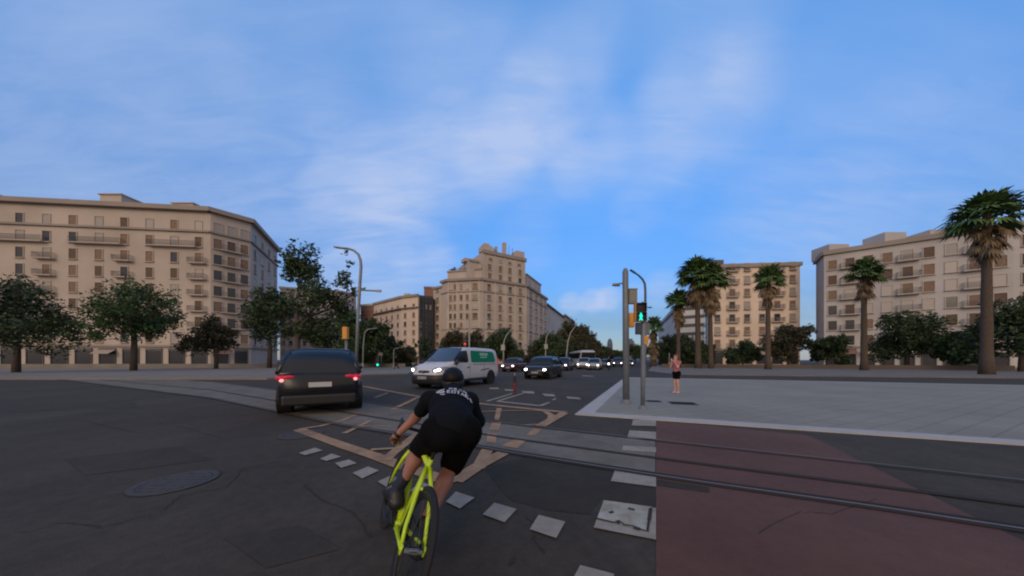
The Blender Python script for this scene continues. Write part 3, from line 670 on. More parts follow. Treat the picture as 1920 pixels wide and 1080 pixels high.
# far towers
def bullet(px, Y, h, r, label, name='round_tower'):
    x = (px - CXP) / F * Y
    t = thing(name, label, 'tower', (x, Y, 0)); mb = MB()
    prof = [(r, 0), (r * 1.03, h * .3), (r * 1.03, h * .6), (r * .98, h * .75), (r * .85, h * .86), (r * .6, h * .94), (r * .3, h * .985), (0.5, h)]
    mb.lathe(prof, 20); mb.obj('body', M['towerglass'], t, smooth=True)
    b = MB()
    for k in range(14):
        z = h * (.05 + k * .05); b.lathe([(r * 1.045, z), (r * 1.06, z + h * .006), (r * 1.045, z + h * .012)], 20)
    b.obj('band', M['towerband'], t)
M['towerglass'] = mat('tower_glass', (0.07, 0.10, 0.15), 0.6, noise=0.2, nscale=0.03)  # blue-grey glass tint, with distance haze put into the colour of both tower materials
M['towerband'] = mat('tower_bands', (0.11, 0.14, 0.185), 0.7)
bullet(1143.5, 2000, 146, 17.5, 'slim rounded bullet shaped tower far down the avenue')
def slab_tower():
    x = (1182 - CXP) / F * 1900
    t = thing('office_tower', 'pale square tower in the distance right behind the grey camera pole', 'tower', (x, 1900, 0)); mb = MB()
    mb.box((0, 0, 62), (36, 30, 124)); mb.box((2, 0, 130), (18, 16, 14)); mb.obj('body', M['towerband'], t)
    b = MB()
    for k in range(24): b.box((0, 0, 8 + k * 4.8), (36.6, 30.6, 1.5))
    b.obj('band', M['towerglass'], t)
slab_tower()
def hill():
    mb = MB(); n = 60; a = []; b = []; rnd = random.Random(3)
    for i in range(n + 1):
        x = -200 + i * 2400 / n * 1.0; h = 18 + 26 * abs(math.sin(i * .21)) + rnd.random() * 6
        a.append((x + 0, 3800, 0)); b.append((x, 4000, h))
    mb.strip(a, b); mb.strip(b, [(p[0], 4300, 0) for p in b])
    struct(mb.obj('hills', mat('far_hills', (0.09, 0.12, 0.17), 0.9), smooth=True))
hill()
# right hand side
def ex_band(root):
    b = MB(); p0 = pw(1274, 121); p1 = pw(1321, 116)
    for k in range(7): ring_cornice(b, [p0, p1], 4.5 + k * 3.35, 1.25, 0.12)
    b.obj('window_band', M['greyband'], root, fixn=True)
    c = MB(); ring_cornice(c, [(98, 200), p0], 22.6, 1.0, 0.3); c.obj('parapet', M['greyband'], root, fixn=True)
block('office_block', 'white office block with dark horizontal window bands behind the palm trunks', [(98, 200), pw(1274, 121), pw(1321, 116)], [(90, 150), (118, 200)], 25.0, 'whitewall', 6, (14, 0), base=4.5, fh=3.35, w=1.5, hh=1.4, mats=('paneldark',), sill=0, trim='whitewall', corn=0.12, cmat='whitewall', extra=ex_band)
def ex_g(root):
    p = [pw(1545, 66), pw(1900, 52), pw(2050, 50)]; balconies(root, p[0], p[1], [4.55 + 3.3 * k for k in range(1, 6)], [(i + .5) / 9 for i in (1, 4, 7)], 3.0); balconies(root, p[0], p[1], [4.55], [(i + .5) / 9 for i in (0, 3, 6)], 6.0)
    street_floor(root, p[0], p[1], 9, 7); m = MB(); ring_cornice(m, p, 4.0, .35, .35); m.obj('string_course', M['corn'], root, fixn=True)
    for u, hh in ((.2, 2.8), (.55, 3.4), (.8, 2.4)):
        q = Vector((*p[0], 0)) * (1 - u) + Vector((*p[1], 0)) * u; m = MB(); m.box((q.x + 1, q.y + 6, 25 + hh / 2 - .3), (4.5, 4, hh)); m.obj('roof_house', M['greywall'], root)
def ex_r(root):
    p = [pw(1331, 76), pw(1500, 74)]; balconies(root, p[0], p[1], [4.55 + 3.2 * k for k in range(0, 7)], [(i + .5) / 6 for i in (1, 4)], 2.8); street_floor(root, p[0], p[1], 6, 9)
    m = MB(); ring_cornice(m, p, 3.9, .35, .3); m.obj('string_course', M['corn'], root, fixn=True)
    b = MB(); c = pw(1345, 77); b.box((c[0] + .8, c[1] + 2, 26.2), (2.4, 3, 2.4)); b.obj('roof_house', M['greyband'], root)
block('apartment_building', 'cream apartment building behind the two tall palms at right', [pw(1322, 88), pw(1331, 76), pw(1500, 74)], [pw(1470, 92)], 25.2, 'cream', 7, (2, 6), base=4.6, fh=3.2, w=1.3, hh=1.9, sill=0.7, extra=ex_r)
block('apartment_building', 'grey stone apartment block seen past the palms at far right', [pw(1530, 72), pw(1545, 66), pw(1900, 52), pw(2050, 50)], [pw(2050, 75), pw(1530, 85)], 25.0, 'greywall', 6, (0, 9, 3), base=4.6, fh=3.3, w=1.3, hh=2.0, sill=0.3, mats=('shutter', 'shutter2', 'paneldark', 'panepale'), extra=ex_g)
def ex_l(root):
    p = [pw(-200, 57), pw(395, 63), pw(470, 68), pw(520, 86)]
    balconies(root, p[0], p[1], [4.95 + 3.35 * k for k in (1, 2, 3, 4, 5)], [(i + .5) / 12 for i in (2, 5, 8, 11)], 3.2); balconies(root, p[0], p[1], [4.95 + 3.35 * 6], [(i + .5) / 12 for i in (1, 4, 7, 10)], 9.0)
    balconies(root, p[1], p[2], [4.95 + 3.35 * k for k in range(1, 7)], [.5], 3.4)
    street_floor(root, p[0], p[1], 13, 3); street_floor(root, p[1], p[2], 2, 4)
    for z_ in (4.1, 28.2): m = MB(); ring_cornice(m, p, z_, .4, .4); m.obj('string_course', M['corn'], root, fixn=True)
    for u, v, hh in ((.15, 4, 3.2), (.4, 6, 2.6), (.62, 4, 3.4), (.85, 5, 2.8)):
        q = Vector((*p[0], 0)) * (1 - u) + Vector((*p[1], 0)) * u; m = MB(); m.box((q.x, q.y + v, 33 + hh / 2 - .3), (4.5, 4, hh)); m.box((q.x, q.y + v, 33 + hh - .2), (5, 4.5, .2)); m.obj('roof_house', M['stone'], root)
# left hand side, beyond the trees
block('apartment_building', 'broad brown stone apartment block rising above the trees at far left', [pw(-200, 57), pw(395, 63), pw(470, 68), pw(520, 86)], [pw(480, 110), pw(-200, 90)], 33.0, 'stone', 8, (12, 3, 4), base=5.0, fh=3.35, w=1.3, hh=2.1, sill=0.3, mats=('shutter', 'shutter2', 'paneldark', 'panepale'), corn=0.9, extra=ex_l)
block('apartment_building', 'grey rendered block in the gap between the left trees', [pw(525, 118), pw(640, 125), pw(668, 132)], [pw(660, 150), pw(530, 150)], 30.0, 'greywall', 8, (9, 2), base=4.0, fh=3.2, w=1.3, hh=1.8, sill=0.4)

# ------------------------------------------------------------------ trees
def crown_mesh(blobs, n, size, rnd, droop=0.0):
    """many small leaf sprays through several uneven clumps; blobs = (centre, radii)"""
    mb = MB(); tot = sum(b[1][0] * b[1][1] * b[1][2] for b in blobs)
    for c, r in blobs:
        k = int(n * r[0] * r[1] * r[2] / tot)
        # sub clumps inside each lobe leave gaps between them
        subs = []
        for _ in range(max(5, int(9 * (r[0] * r[2]) ** 0.5))):
            d = Vector((rnd.gauss(0, 1), rnd.gauss(0, 1), rnd.gauss(0, 1))).normalized() * (rnd.random() ** 0.45)
            subs.append((Vector((c[0] + d.x * r[0] * .85, c[1] + d.y * r[1] * .85, c[2] + d.z * r[2] * .85)), min(r) * (0.28 + 0.25 * rnd.random())))
        for _ in range(k):
            sc, sr = rnd.choice(subs)
            d = Vector((rnd.gauss(0, 1), rnd.gauss(0, 1), rnd.gauss(0, 1))).normalized() * (sr * rnd.random() ** 0.4)
            p = sc + d; s = size * (0.6 + 0.8 * rnd.random())
            a = Vector((rnd.gauss(0, 1), rnd.gauss(0, 1), rnd.gauss(0, .7))).normalized(); b = a.cross(Vector((rnd.gauss(0, 1), rnd.gauss(0, 1), rnd.gauss(0, 1)))).normalized()
            w = s * 0.5
            mb.add([p - a * s * .5, p + b * w * .5 - a * s * .1, p + a * s * .55, p - b * w * .5 - a * s * .05], [(0, 1, 2, 3)])
    return mb
def trunk_mesh(h, r, blobs, rnd):
    mb = MB(); mb.tube([(0, 0, 0), (0.05 * h * .3, 0, h * .4), (0, 0, h * .75)], [r * 1.25, r, r * .8], 9)
    for c, rr in blobs:
        st = Vector((0, 0, h * (0.55 + 0.2 * rnd.random()))); e = Vector(c); md = (st + e) * .5 + Vector((0, 0, -.05 * h))
        mb.tube([st, md, e], [r * .55, r * .35, r * .1], 6)
        for _ in range(3):
            q = e + Vector((rnd.uniform(-1, 1) * rr[0], rnd.uniform(-1, 1) * rr[1], rnd.uniform(-.3, 1) * rr[2])) * .7
            mb.tube([md, q], [r * .22, r * .04], 5)
    return mb
def tree(label, x, y, h, w, leaf, n=3800, size=0.42, seed=0, low=0.3, name='tree', group=None, nl=6, flat=1.0):
    rnd = random.Random(seed); t = thing(name, label, 'tree', (x, y, 0), group=group)
    H0 = h * low; blobs = []
    hh = h - H0
    blobs.append(((0, 0, H0 + hh * .5), (w * .34, w * .34, hh * .42)))
    for k in range(nl):
        a = 2 * math.pi * (k + rnd.random() * .6) / nl; rr = w * .5 * (0.45 + .3 * rnd.random())
        z = H0 + hh * (0.25 + 0.5 * rnd.random()); br = w * (0.17 + 0.10 * rnd.random())
        blobs.append(((math.cos(a) * rr, math.sin(a) * rr, z), (br, br, min(br * 1.05, hh * .3) * flat)))
    blobs.append(((rnd.uniform(-.1, .1) * w, 0, h - hh * .22), (w * .2, w * .2, hh * .2)))
    trunk_mesh(max(1.5, h * .62), 0.018 * h + .06, blobs, rnd).obj('trunk', M['bark'], t, smooth=True)
    crown_mesh(blobs, n, size, rnd).obj('crown', M[leaf], t)
    return t
def tpx(px, Y): return (px - CXP) / F * Y
# nearer plane tree whose leaves reach into the picture beside the tall lamp post
def near_tree():
    rnd = random.Random(11); Y = 30.0; x0 = tpx(556, Y)
    t = thing('tree', 'tall green plane tree whose leafy boughs reach the tall lamp post at left', 'tree', (x0, Y, 0))
    def L(px, py, dy=0): p = P(px, py, Y + dy); return (p.x - x0, dy, p.z)
    k = Y / F
    blobs = [(L(560, 505), (52 * k, 2.4, 46 * k)), (L(600, 560, -1), (50 * k, 2.4, 36 * k)), (L(520, 570, 1), (50 * k, 2.4, 40 * k)), (L(638, 520, .5), (24 * k, 1.2, 22 * k)), (L(655, 497, .5), (13 * k, .8, 9 * k)),
             (L(656, 545), (17 * k, .9, 14 * k)), (L(678, 541), (10 * k, .5, 7 * k)), (L(644, 585), (22 * k, 1.2, 16 * k)), (L(648, 474), (8 * k, .5, 9 * k)), (L(580, 610), (50 * k, 2, 26 * k))]
    trunk_mesh(8, .24, blobs[:3] + [blobs[6], blobs[9]], rnd).obj('trunk', M['bark'], t, smooth=True)
    crown_mesh(blobs, 7000, 0.36, rnd).obj('crown', M['leaf_dark'], t)
near_tree()
tree('full dark green tree behind the tall left lamp post', tpx(664, 50), 50, 10.4, 7.5, 'leaf_bright', 8500, .42, 21, low=.03, nl=9)
tree('dark green tree rising behind the short pale lamp post at left', tpx(704, 52), 52, 9.2, 6.6, 'leaf_dark', 8000, .42, 22, low=.03, nl=9)
tree('lower dark tree standing in front of the cream apartment building', tpx(734, 56), 56, 6.4, 4.6, 'leaf_dark', 5200, .40, 23, low=.03, nl=8)
tree('small olive tree between the dark pedestrian and the white van', tpx(764, 58), 58, 4.6, 4.4, 'leaf_olive', 2200, .38, 24, low=.12)
tree('dark tree in front of the dark office building', tpx(795, 70), 70, 7.4, 4.0, 'leaf_dark', 2200, .45, 25, low=.05)
tree('broad green street tree at far left beyond the dark car', tpx(604, 52), 52, 9.0, 8.0, 'leaf_dark', 6500, .36, 26, low=.08)
tree('dense dark street tree below the brown apartment block', tpx(505, 48), 48, 12.5, 8.5, 'leaf_dark', 8500, .36, 27, low=.16)
tree('spreading street tree below the brown apartment block', tpx(405, 44), 44, 8.6, 7.0, 'leaf_olive', 6500, .34, 28, low=.2)
tree('bright green street tree near the left end of the brown apartment block', tpx(250, 36), 36, 11.8, 9.5, 'leaf_bright', 10000, .32, 29, low=.2)
tree('dark street tree nearest the left edge', tpx(30, 31), 31, 10.2, 10.0, 'leaf_dark', 10000, .32, 30, low=.2)
# round trees at the foot of the corner building
for i, (px, Y, h, w, leaf, lab) in enumerate((
    (852, 66, 8.4, 7.8, 'leaf_olive', 'olive green tree below the left wing of the corner building, above the van windscreen'),
    (892, 68, 9.2, 7.5, 'leaf_olive', 'olive tree with a pointed top just above the green panel of the van'),
    (918, 64, 6.8, 6.2, 'leaf_dark', 'small dark tree just right of the rear of the van'),
    (945, 62, 8.8, 7.8, 'leaf_dark', 'large round dark tree below the stepped tower, above the dark red car'),
    (1030, 66, 7.9, 8.2, 'leaf_dark', 'round dark tree above the black car, in front of the grey walled building'),
    (1004, 72, 6.2, 5.6, 'leaf_olive', 'thin low tree left of the round tree above the black car'),
    (1053, 72, 7.0, 6.2, 'leaf_dark', 'dark bushy tree just left of the leaning lamp post'),
    (820, 74, 4.4, 5.0, 'leaf_olive', 'low olive shrub like tree at the left corner of the corner building'))):
    tree(lab, tpx(px, Y), Y, h, w, leaf, 11000, .42, 40 + i, low=.0, nl=9)
# avenue trees running into the distance
for i, (px, Y, h, w, leaf, lab) in enumerate((
    (1070, 98, 15.8, 11.1, 'leaf_olive', 'brownish avenue tree behind the coach'),
    (1094, 112, 15.0, 10.5, 'leaf_olive', 'second brownish avenue tree, above the windscreen of the coach'),
    (1112, 135, 11.9, 10.5, 'leaf_olive', 'low brown avenue tree just right of the coach roof'),
    (1122, 165, 10.6, 11.1, 'leaf_dark', 'small dark avenue tree below the pale tan row'),
    (1134, 215, 11.9, 13.6, 'leaf_olive', 'small brown avenue tree below the far round tower'),
    (1147, 290, 12.5, 16.0, 'leaf_dark', 'tiny far avenue tree beside the foot of the round tower'),
    (1165, 420, 15.0, 22.2, 'leaf_dark', 'farthest dark tree at the end of the avenue'))):
    tree(lab, tpx(px, Y), Y, h, w, leaf, 7500, .5 + Y * .002, 60 + i, low=.0, nl=9)
# right side broadleaf trees
for i, (px, Y, h, w, leaf, lab) in enumerate((
    (1191, 118, 8.2, 7.0, 'leaf_dark', 'dark tree seen between the grey camera pole and the signal pole'),
    (1206, 160, 11, 10, 'leaf_olive', 'distant brownish tree directly behind the signal pole'),
    (1252, 66, 7.6, 6.0, 'leaf_dark', 'dark green tree behind the woman in the pink top'),
    (1284, 68, 8.0, 6.5, 'leaf_dark', 'dark green tree between the two palm trunks and the woman'),
    (1306, 70, 6.6, 5.0, 'leaf_dark', 'low dark tree behind the green signal at right'),
    (1238, 84, 7.0, 5.4, 'leaf_dark', 'dark tree left of the woman behind the brown palm'),
    (1392, 62, 5.6, 6.4, 'leaf_dark', 'dark low tree in front of the cream building at right'),
    (1478, 54, 8.6, 7.0, 'leaf_olive', 'olive tree in front of the cream building at right'),
    (1550, 50, 5.8, 5.6, 'leaf_dark', 'dark tree at the gap between the two right hand buildings'),
    (1700, 44, 9.4, 8.4, 'leaf_dark', 'dark rounded tree in front of the grey stone block at right'),
    (1795, 40, 5.6, 5.0, 'leaf_bright', 'bright green tree in front of the grey stone block at right'),
    (1915, 34, 8.6, 8.0, 'leaf_dark', 'dark tree at the right edge in front of the grey stone block'))):
    tree(lab, tpx(px, Y), Y, h, w, leaf, 8500, .40, 80 + i, low=.02, nl=9)

def palm_parts(rnd, Rf, n_up, n_dry, skirt):
    up = MB(); dry = MB()
    def frond(mb, az, el, L, droop, col):
        d = Vector((math.cos(az) * math.cos(el), math.sin(az) * math.cos(el), math.sin(el)))
        side = Vector((-math.sin(az), math.cos(az), 0)); e = d * L * .5 + Vector((0, 0, -droop * L * .18))
        mb.tube([(0, 0, 0), e], [.035, .02], 4, caps=False)
        nb = 13; fr = L * .55
        for k in range(nb):      # fan of blades at the stalk's end
            t = (k / (nb - 1) - .5) * R(185); q = d * math.cos(t) + side * math.sin(t)
            q.z -= droop * .28 * abs(math.sin(t)) + droop * .12; q.normalize()
            L2 = fr * (0.75 + .25 * math.cos(t)) * (0.85 + .3 * rnd.random()); m_ = e + q * L2 * .55; tip = e + q * L2 + Vector((0, 0, -droop * L2 * .35)) 
            wv = q.cross(Vector((rnd.uniform(-.3, .3), rnd.uniform(-.3, .3), 1))).normalized() * fr * .085
            mb.add([e, m_ + wv, tip, m_ - wv], [(0, 1, 2, 3)])
    for i in range(n_up):
        el = R(85 - 105 * ((i + .5) / n_up) + rnd.uniform(-8, 8)); frond(up, rnd.random() * 6.28, el, Rf * (0.85 + .3 * rnd.random()), .5 + .5 * rnd.random(), 0)
    for i in range(n_dry):
        el = R(rnd.uniform(-82, -28)); L = Rf * rnd.uniform(.55, .95)
        o = len(dry.v); frond(dry, rnd.random() * 6.28, el, L, 1.0, 1)
        dz = -skirt * rnd.random()
        for j in range(o, len(dry.v)): v = dry.v[j]; dry.v[j] = (v[0] * .8, v[1] * .8, v[2] + dz)
    return up, dry
def palm(label, px, Y, top_px, Rf, r=.32, n_up=46, n_dry=34, skirt=1.6, seed=0, lean=0.0, group='palms along the avenue', dx=0.0):
    rnd = random.Random(seed); x = tpx(px, Y); h = CH + (HOR - top_px) / F * Y
    t = thing('palm_tree', label, 'palm tree', (x, Y, 0), group=group)
    tr = MB(); pts = [(lean * (k / 10) ** 1.5, 0, h * k / 10) for k in range(11)]
    rr = [r * (1.35 if k == 0 else 1.0 - .035 * k) * (1 + .08 * (k % 2)) for k in range(11)]
    tr.tube(pts, rr, 10); tr.obj('trunk', M['palmbark'], t, smooth=True)
    up, dry = palm_parts(rnd, Rf, n_up, n_dry, skirt)
    a = up.obj('crown', M['leaf_palm'], t); a.location = (lean, 0, h)
    b = dry.obj('dead_fronds', M['leaf_dry'], t); b.location = (lean, 0, h - .3)
    return t
palm('shorter palm with a compact crown left of the two tall palms at right', 1272, 50, 563, 2.3, .34, 70, 54, 2.1, 1)
palm('tall palm with the highest crown, its dark trunk right of the shorter palm', 1309, 47, 510, 3.1, .42, 80, 60, 2.8, 2, lean=-.2)
palm('tall palm nearest the cream building, slender trunk and shaggy brown skirt', 1333, 46, 521, 2.9, .34, 72, 60, 2.8, 3, lean=-.2)
palm('low palm with a long brown skirt just right of the signal pole', 1225, 62, 610, 2.3, .5, 56, 110, 5.5, 4)
palm('palm standing in front of the cream building, clear of the trees', 1440, 42, 520, 2.3, .34, 52, 36, 1.8, 5)
palm('slender palm in front of the grey stone block at right', 1620, 38, 508, 2.2, .32, 52, 36, 1.8, 6)
palm('big palm close to the right edge with the widest crown', 1850, 27, 400, 2.5, .36, 60, 44, 2.0, 7)
for i, (px, Y, ty, rf, lab) in enumerate(((1063, 100, 612, 2.6, 'palm crown poking out behind the leaning lamp post'), (1081, 122, 620, 2.6, 'palm rising above the coach roof at its left end'),
                                          (1097, 140, 628, 2.6, 'palm rising above the windscreen of the coach'), (1110, 165, 637, 2.6, 'small far palm at the right end of the brown tree mass'))):
    palm(lab, px, Y, ty, rf, .3, 40, 30, 2.0, 10 + i)

# ------------------------------------------------------------------ poles, lamps, signals
def arc_pts(p0, p1, p2, n=8):
    p0, p1, p2 = Vector(p0), Vector(p1), Vector(p2)
    return [(1 - t) ** 2 * p0 + 2 * t * (1 - t) * p1 + t * t * p2 for t in [i / n for i in range(n + 1)]]
def lamp_post(label, Y, base, pts_px, m, r0, r1, head=None, arms=(), collar=None, group=None, name='street_lamp', by=None):
    """pts_px: picture points of the pole's axis from foot to tip; all in the plane at distance Y"""
    b = P(base[0], by if by else HOR + CH * F / Y, Y); t = thing(name, label, 'street lamp', (b.x, Y, 0), group=group)
    pts = [(0, 0, 0)] + [((P(x, y, Y).x - b.x), 0, P(x, y, Y).z) for x, y in pts_px]
    rs = [r0 + (r1 - r0) * i / (len(pts) - 1) for i in range(len(pts))]
    mb = MB(); mb.tube(pts, rs, 10); mb.obj('pole', M[m], t, smooth=True)
    f = MB(); f.lathe([(r0 * 1.9, 0), (r0 * 1.9, .04), (r0 * 1.35, .08), (r0 * 1.3, .9), (r0, 1.0)], 12); f.obj('base', M[m], t, smooth=True)
    if head:
        e = Vector(pts[-1]); q = Vector(pts[-2]); d = (e - q).normalized(); a = math.atan2(-d.z, d.x); L = head
        h = MB(); Mx = Matrix.Rotation(a, 3, 'Y'); h.box(e + d * L * .45, (L, .26, .10), M=Mx); h.box(e + d * L * .5 + Vector((0, 0, -.06)), (L * .7, .2, .04), M=Mx); h.obj('lamp_head', M[m], t, bevel=.02)
    for (x0, y0, x1, y1, rr) in arms:
        k = MB(); a = P(x0, y0, Y); c = P(x1, y1, Y); o = Vector((b.x, Y, 0)); k.tube([a - o, c - o], rr, 8); d = (c - a).normalized()
        k.box(c - o, (rr * 6, .16, rr * 2.6)); k.obj('arm', M[m], t)
    if collar:
        k = MB(); c = P(collar[0], collar[1], Y) - Vector((b.x, Y, 0)); k.box(c, (collar[2], collar[2], collar[3])); k.obj('control_box', M[m], t, bevel=.03)
    return t
def lerp(a, b, t): return (a[0] + (b[0] - a[0]) * t, a[1] + (b[1] - a[1]) * t)
lamp_post('tall pale lamp post at left, its top curving over to the left', 25.5, (667, 0), [(671, 600), (675, 530), (677, 500), (676, 488), (672, 477), (664, 470), (655, 466.5), (647, 465.5)], 'galv', .135, .085, head=1.0,
          arms=((675, 544, 710, 545.5, .07),))
lamp_post('short pale lamp post bending to the right in front of the left trees', 42, (680, 0), [(681, 650), (683, 630), (685, 622), (690, 617.5), (697, 616.5)], 'polewhite', .09, .06, head=.8)
lamp_post('thin pale post beside the pedestrian in black', 45, (738, 0), [(738, 668), (738.5, 656), (741, 653.5), (744, 653)], 'polewhite', .07, .05, head=.35)
lamp_post('straight grey lamp post above the van with a short arm to the left', 40, (880, 0), [(880, 640), (880, 590), (880, 586)], 'polewhite', .13, .09, arms=((880, 588, 862, 587, .05),))
lamp_post('pale lamp post curving up to the right beside the large round dark tree', 47, (944, 0), [(944, 660), (944, 646), (946, 637), (950, 628), (955, 622)], 'polewhite', .13, .06, head=.5, collar=(943, 652, .62, .9))
lamp_post('pale lamp post with a box on it above the black car', 50, (1023, 0), [(1023, 665), (1023.5, 640), (1025, 631), (1029, 624)], 'polewhite', .10, .06, head=.5, collar=(1023.5, 650, .55, .8))
lamp_post('slim leaning lamp post left of the coach', 55, (1062, 0), [(1062.5, 662), (1065, 640), (1070, 624), (1077, 614)], 'polewhite', .14, .07, head=.7)
lamp_post('dark slender lamp post behind the signal pole, its top bent to the left', 26, (1209, 0), [(1210, 620), (1210, 545), (1209, 532), (1205, 524), (1197, 516), (1191, 512)], 'poledark', .11, .075, head=.55,
          arms=((1210, 575.5, 1219, 576.5, .04),))
lamp_post('low pale post standing in the dark trees left of the woman', 60, (1255, 0), [(1255, 668), (1255, 662)], 'polewhite', .10, .09)

# grey camera pole in front
def camera_pole():
    s = F / 9.55; b = G(1174, 757); t = thing('camera_pole', 'thick grey pole with a camera arm and beige box, left of the signal pole', 'pole', (b.x, b.y, KH))
    H = CH + (HOR - 505) / F * b.y; k = b.y / F
    m = MB(); m.tube([(0, 0, 0), (-.01, 0, H * .5), (-.025, 0, H - .1), (-.026, 0, H)], [.105, .098, .09, .05], 16); m.obj('pole', M['polegrey'], t, smooth=True)
    m = MB(); m.lathe([(.19, 0), (.19, .015), (.13, .03), (.125, .10), (.106, .12)], 16); 
    for a in range(4): m.ico((.155 * math.cos(a * 1.57 + .78), .155 * math.sin(a * 1.57 + .78), .02), .016)
    m.obj('base_plate', M['polegrey'], t, smooth=True)
    z = CH + (HOR - 533) * k - KH
    m = MB(); m.tube([(-.03, 0, z), (-.14, -.02, z + .03), (-.25, -.04, z + .01)], .022, 8); m.tube([(-.03, 0, z - .10), (-.14, -.02, z + .02)], .012, 6); m.obj('arm', M['polegrey'], t, smooth=True)
    m = MB(); m.lathe([(0, -.16), (.04, -.15), (.052, -.08), (.052, .06), (.035, .08), (0, .085)], 12, axis='X', c=(-.30, -.05, z - .03)); m.obj('camera', M['galv'], t, smooth=True)
    z = CH + (HOR - 557) * k - KH
    m = MB(); m.box((.185, -.02, z), (.25, .2, .44)); m.box((.185, -.02, z + .235), (.28, .23, .03)); m.box((.185, -.127, z), (.19, .012, .34)); m.box((.07, 0, z), (.1, .06, .2)); m.obj('control_box', mat('beige_box', (.20, .20, .17), .55), t, bevel=.012)
    z = CH + (HOR - 600) * k - KH
    m = MB(); m.box((.175, .05, z), (.17, .16, .46)); m.box((.175, -.035, z), (.12, .012, .38)); m.box((.08, .02, z), (.1, .04, .06)); m.obj('signal_back', M['orange'], t, bevel=.02)
camera_pole()
def ped_man(mb, c, s, n=(0, -1, 0)):
    x, y, z = c
    def q(pts, yy): mb.prism_y = None
    def flat(pts):
        vs = [(x + px * s, y, z + pz * s) for px, pz in pts]; vs += [(v[0], v[1] - .004, v[2]) for v in vs]; k = len(pts)
        mb.add(vs, [tuple(range(k)), tuple(range(k, 2 * k))[::-1]] + [(i, (i + 1) % k, k + (i + 1) % k, k + i) for i in range(k)])
    flat([(.10 * math.cos(a), .40 + .11 * math.sin(a)) for a in [2 * math.pi * i / 10 for i in range(10)]])
    flat([(-.13, .27), (.14, .27), (.20, .02), (.13, .0), (.10, .12), (.09, -.08), (.22, -.42), (.11, -.44), (.0, -.16), (-.12, -.45), (-.22, -.42), (-.10, -.08), (-.10, .1), (-.20, .05), (-.24, .0)])
def signal_pole():
    b = G(1205, 768); k = b.y / F; t = thing('traffic_signal', 'grey signal pole with a yellow edged pedestrian light showing a green walking figure', 'traffic light', (b.x, b.y, KH))
    Z = lambda y: CH + (HOR - y) * k - KH
    X = lambda x: (x - 1205) * k
    m = MB(); m.tube([(0, 0, 0), (.01, 0, Z(700)), (.025, 0, Z(640)), (.028, 0, Z(566))], [.058, .062, .078, .055], 16); m.obj('pole', M['polegrey'], t, smooth=True)
    m = MB(); m.lathe([(.13, 0), (.13, .015), (.085, .03), (.08, .09), (.06, .10)], 16); m.obj('base_plate', M['polegrey'], t, smooth=True)
    # two lamp pedestrian head, facing the camera
    hx = X(1197.5); w = 19 * k; zt, zb = Z(570), Z(604); zm = (zt + zb) / 2
    m = MB(); m.box((hx, -.06, zm), (w, .16, zt - zb)); m.box((hx + w / 2 + .03, -.02, zm), (.08, .06, .10)); m.obj('signal_housing', M['orange'], t, bevel=.01)
    for i, zc in enumerate((zm + (zt - zb) * .25, zm - (zt - zb) * .25)):
        h = (zt - zb) / 2 - .025
        f = MB(); f.box((hx, -.142, zc), (w - .028, .008, h)); 
        # short square hood round the lens
        for (cx, cz, sx, sz) in ((0, h / 2, w - .028, .012), (-(w - .04) / 2, 0, .012, h - .012), ((w - .04) / 2, 0, .012, h - .012)): f.box((hx + cx, -.19, zc + cz), (sx, .09, sz))
        o = f.obj('signal_face', M['black'], t)
        l = MB()
        if i == 1:
            ped_man(l, (hx, -.150, zc), h * 1.0); l.obj('green_figure', M['green_on'], o)
        else:
            l.lathe([(0, -.150), (h * .40, -.148), (h * .42, -.146)], 20, axis='Y', c=(hx, 0, zc)); l.obj('dark_lens', M['darkrim'], o)
    m = MB(); m.box((X(1199), .02, Z(616)), (13 * k, .10, 22 * k)); m.box((X(1199), -.036, Z(616)), (10 * k, .01, 18 * k)); m.obj('push_box', mat('blue_grey_box', (.035, .05, .075), .5), t, bevel=.01)
    m = MB(); m.box((X(1210), .03, Z(617)), (15 * k, .12, 22 * k)); m.box((X(1210), -.036, Z(614)), (4 * k, .012, 6 * k)); m.obj('signal_back', mat('grey_housing', (.12, .13, .13), .5), t, bevel=.02)
    m = MB(); m.box((X(1210), -.02, Z(638)), (8 * k, .12, 15 * k)); m.box((X(1210), -.085, Z(637)), (5 * k, .012, 6 * k)); m.obj('push_button', M['orange'], t, bevel=.012)
    m = MB(); m.tube([(X(1203.5), -.05, Z(640)), (X(1203), -.055, Z(660)), (X(1207), -.055, Z(690)), (X(1205.5), -.05, Z(765))], .006, 5); m.obj('cable', M['polewhite'], t)
signal_pole()
def small_signal(label, px, Y, top, bot, w, m_on, lit_y, col='black', pole=True, back=None, py0=None):
    b = Vector((tpx(px, Y), Y, 0)); k = Y / F; t = thing('traffic_signal', label, 'traffic light', b)
    Z = lambda y: CH + (HOR - y) * k
    if pole: m = MB(); m.tube([(0, .05, 0), (0, .05, Z(bot))], .06, 10); m.lathe([(.12, 0), (.12, .03), (.07, .06)], 10, c=(0, .05, 0)); m.obj('pole', M['polegrey'], t, smooth=True)
    m = MB(); m.box((0, 0, (Z(top) + Z(bot)) / 2), (w * k, .2, Z(top) - Z(bot))); m.obj('signal_housing', M[col], t, bevel=.02)
    if m_on:
        l = MB(); l.lathe([(0, -.125), (w * k * .30, -.12), (w * k * .36, -.10)], 14, axis='Y', c=(0, 0, Z(lit_y))); l.obj('lit_lens', M[m_on], t, smooth=True)
        h = MB(); h.box((0, -.16, Z(lit_y) + w * k * .42), (w * k * .8, .14, .02)); h.obj('hood', M['black'], t)
    if back: m = MB(); m.box((0, .12, (Z(back[0]) + Z(back[1])) / 2), (back[2] * k, .03, Z(back[0]) - Z(back[1]))); m.obj('sign_panel', M['galv'], t)
    return t
small_signal('yellow backed signal on a post above the dark car at the left', 648, 14, 613, 636, 9, None, 0, col='orange')
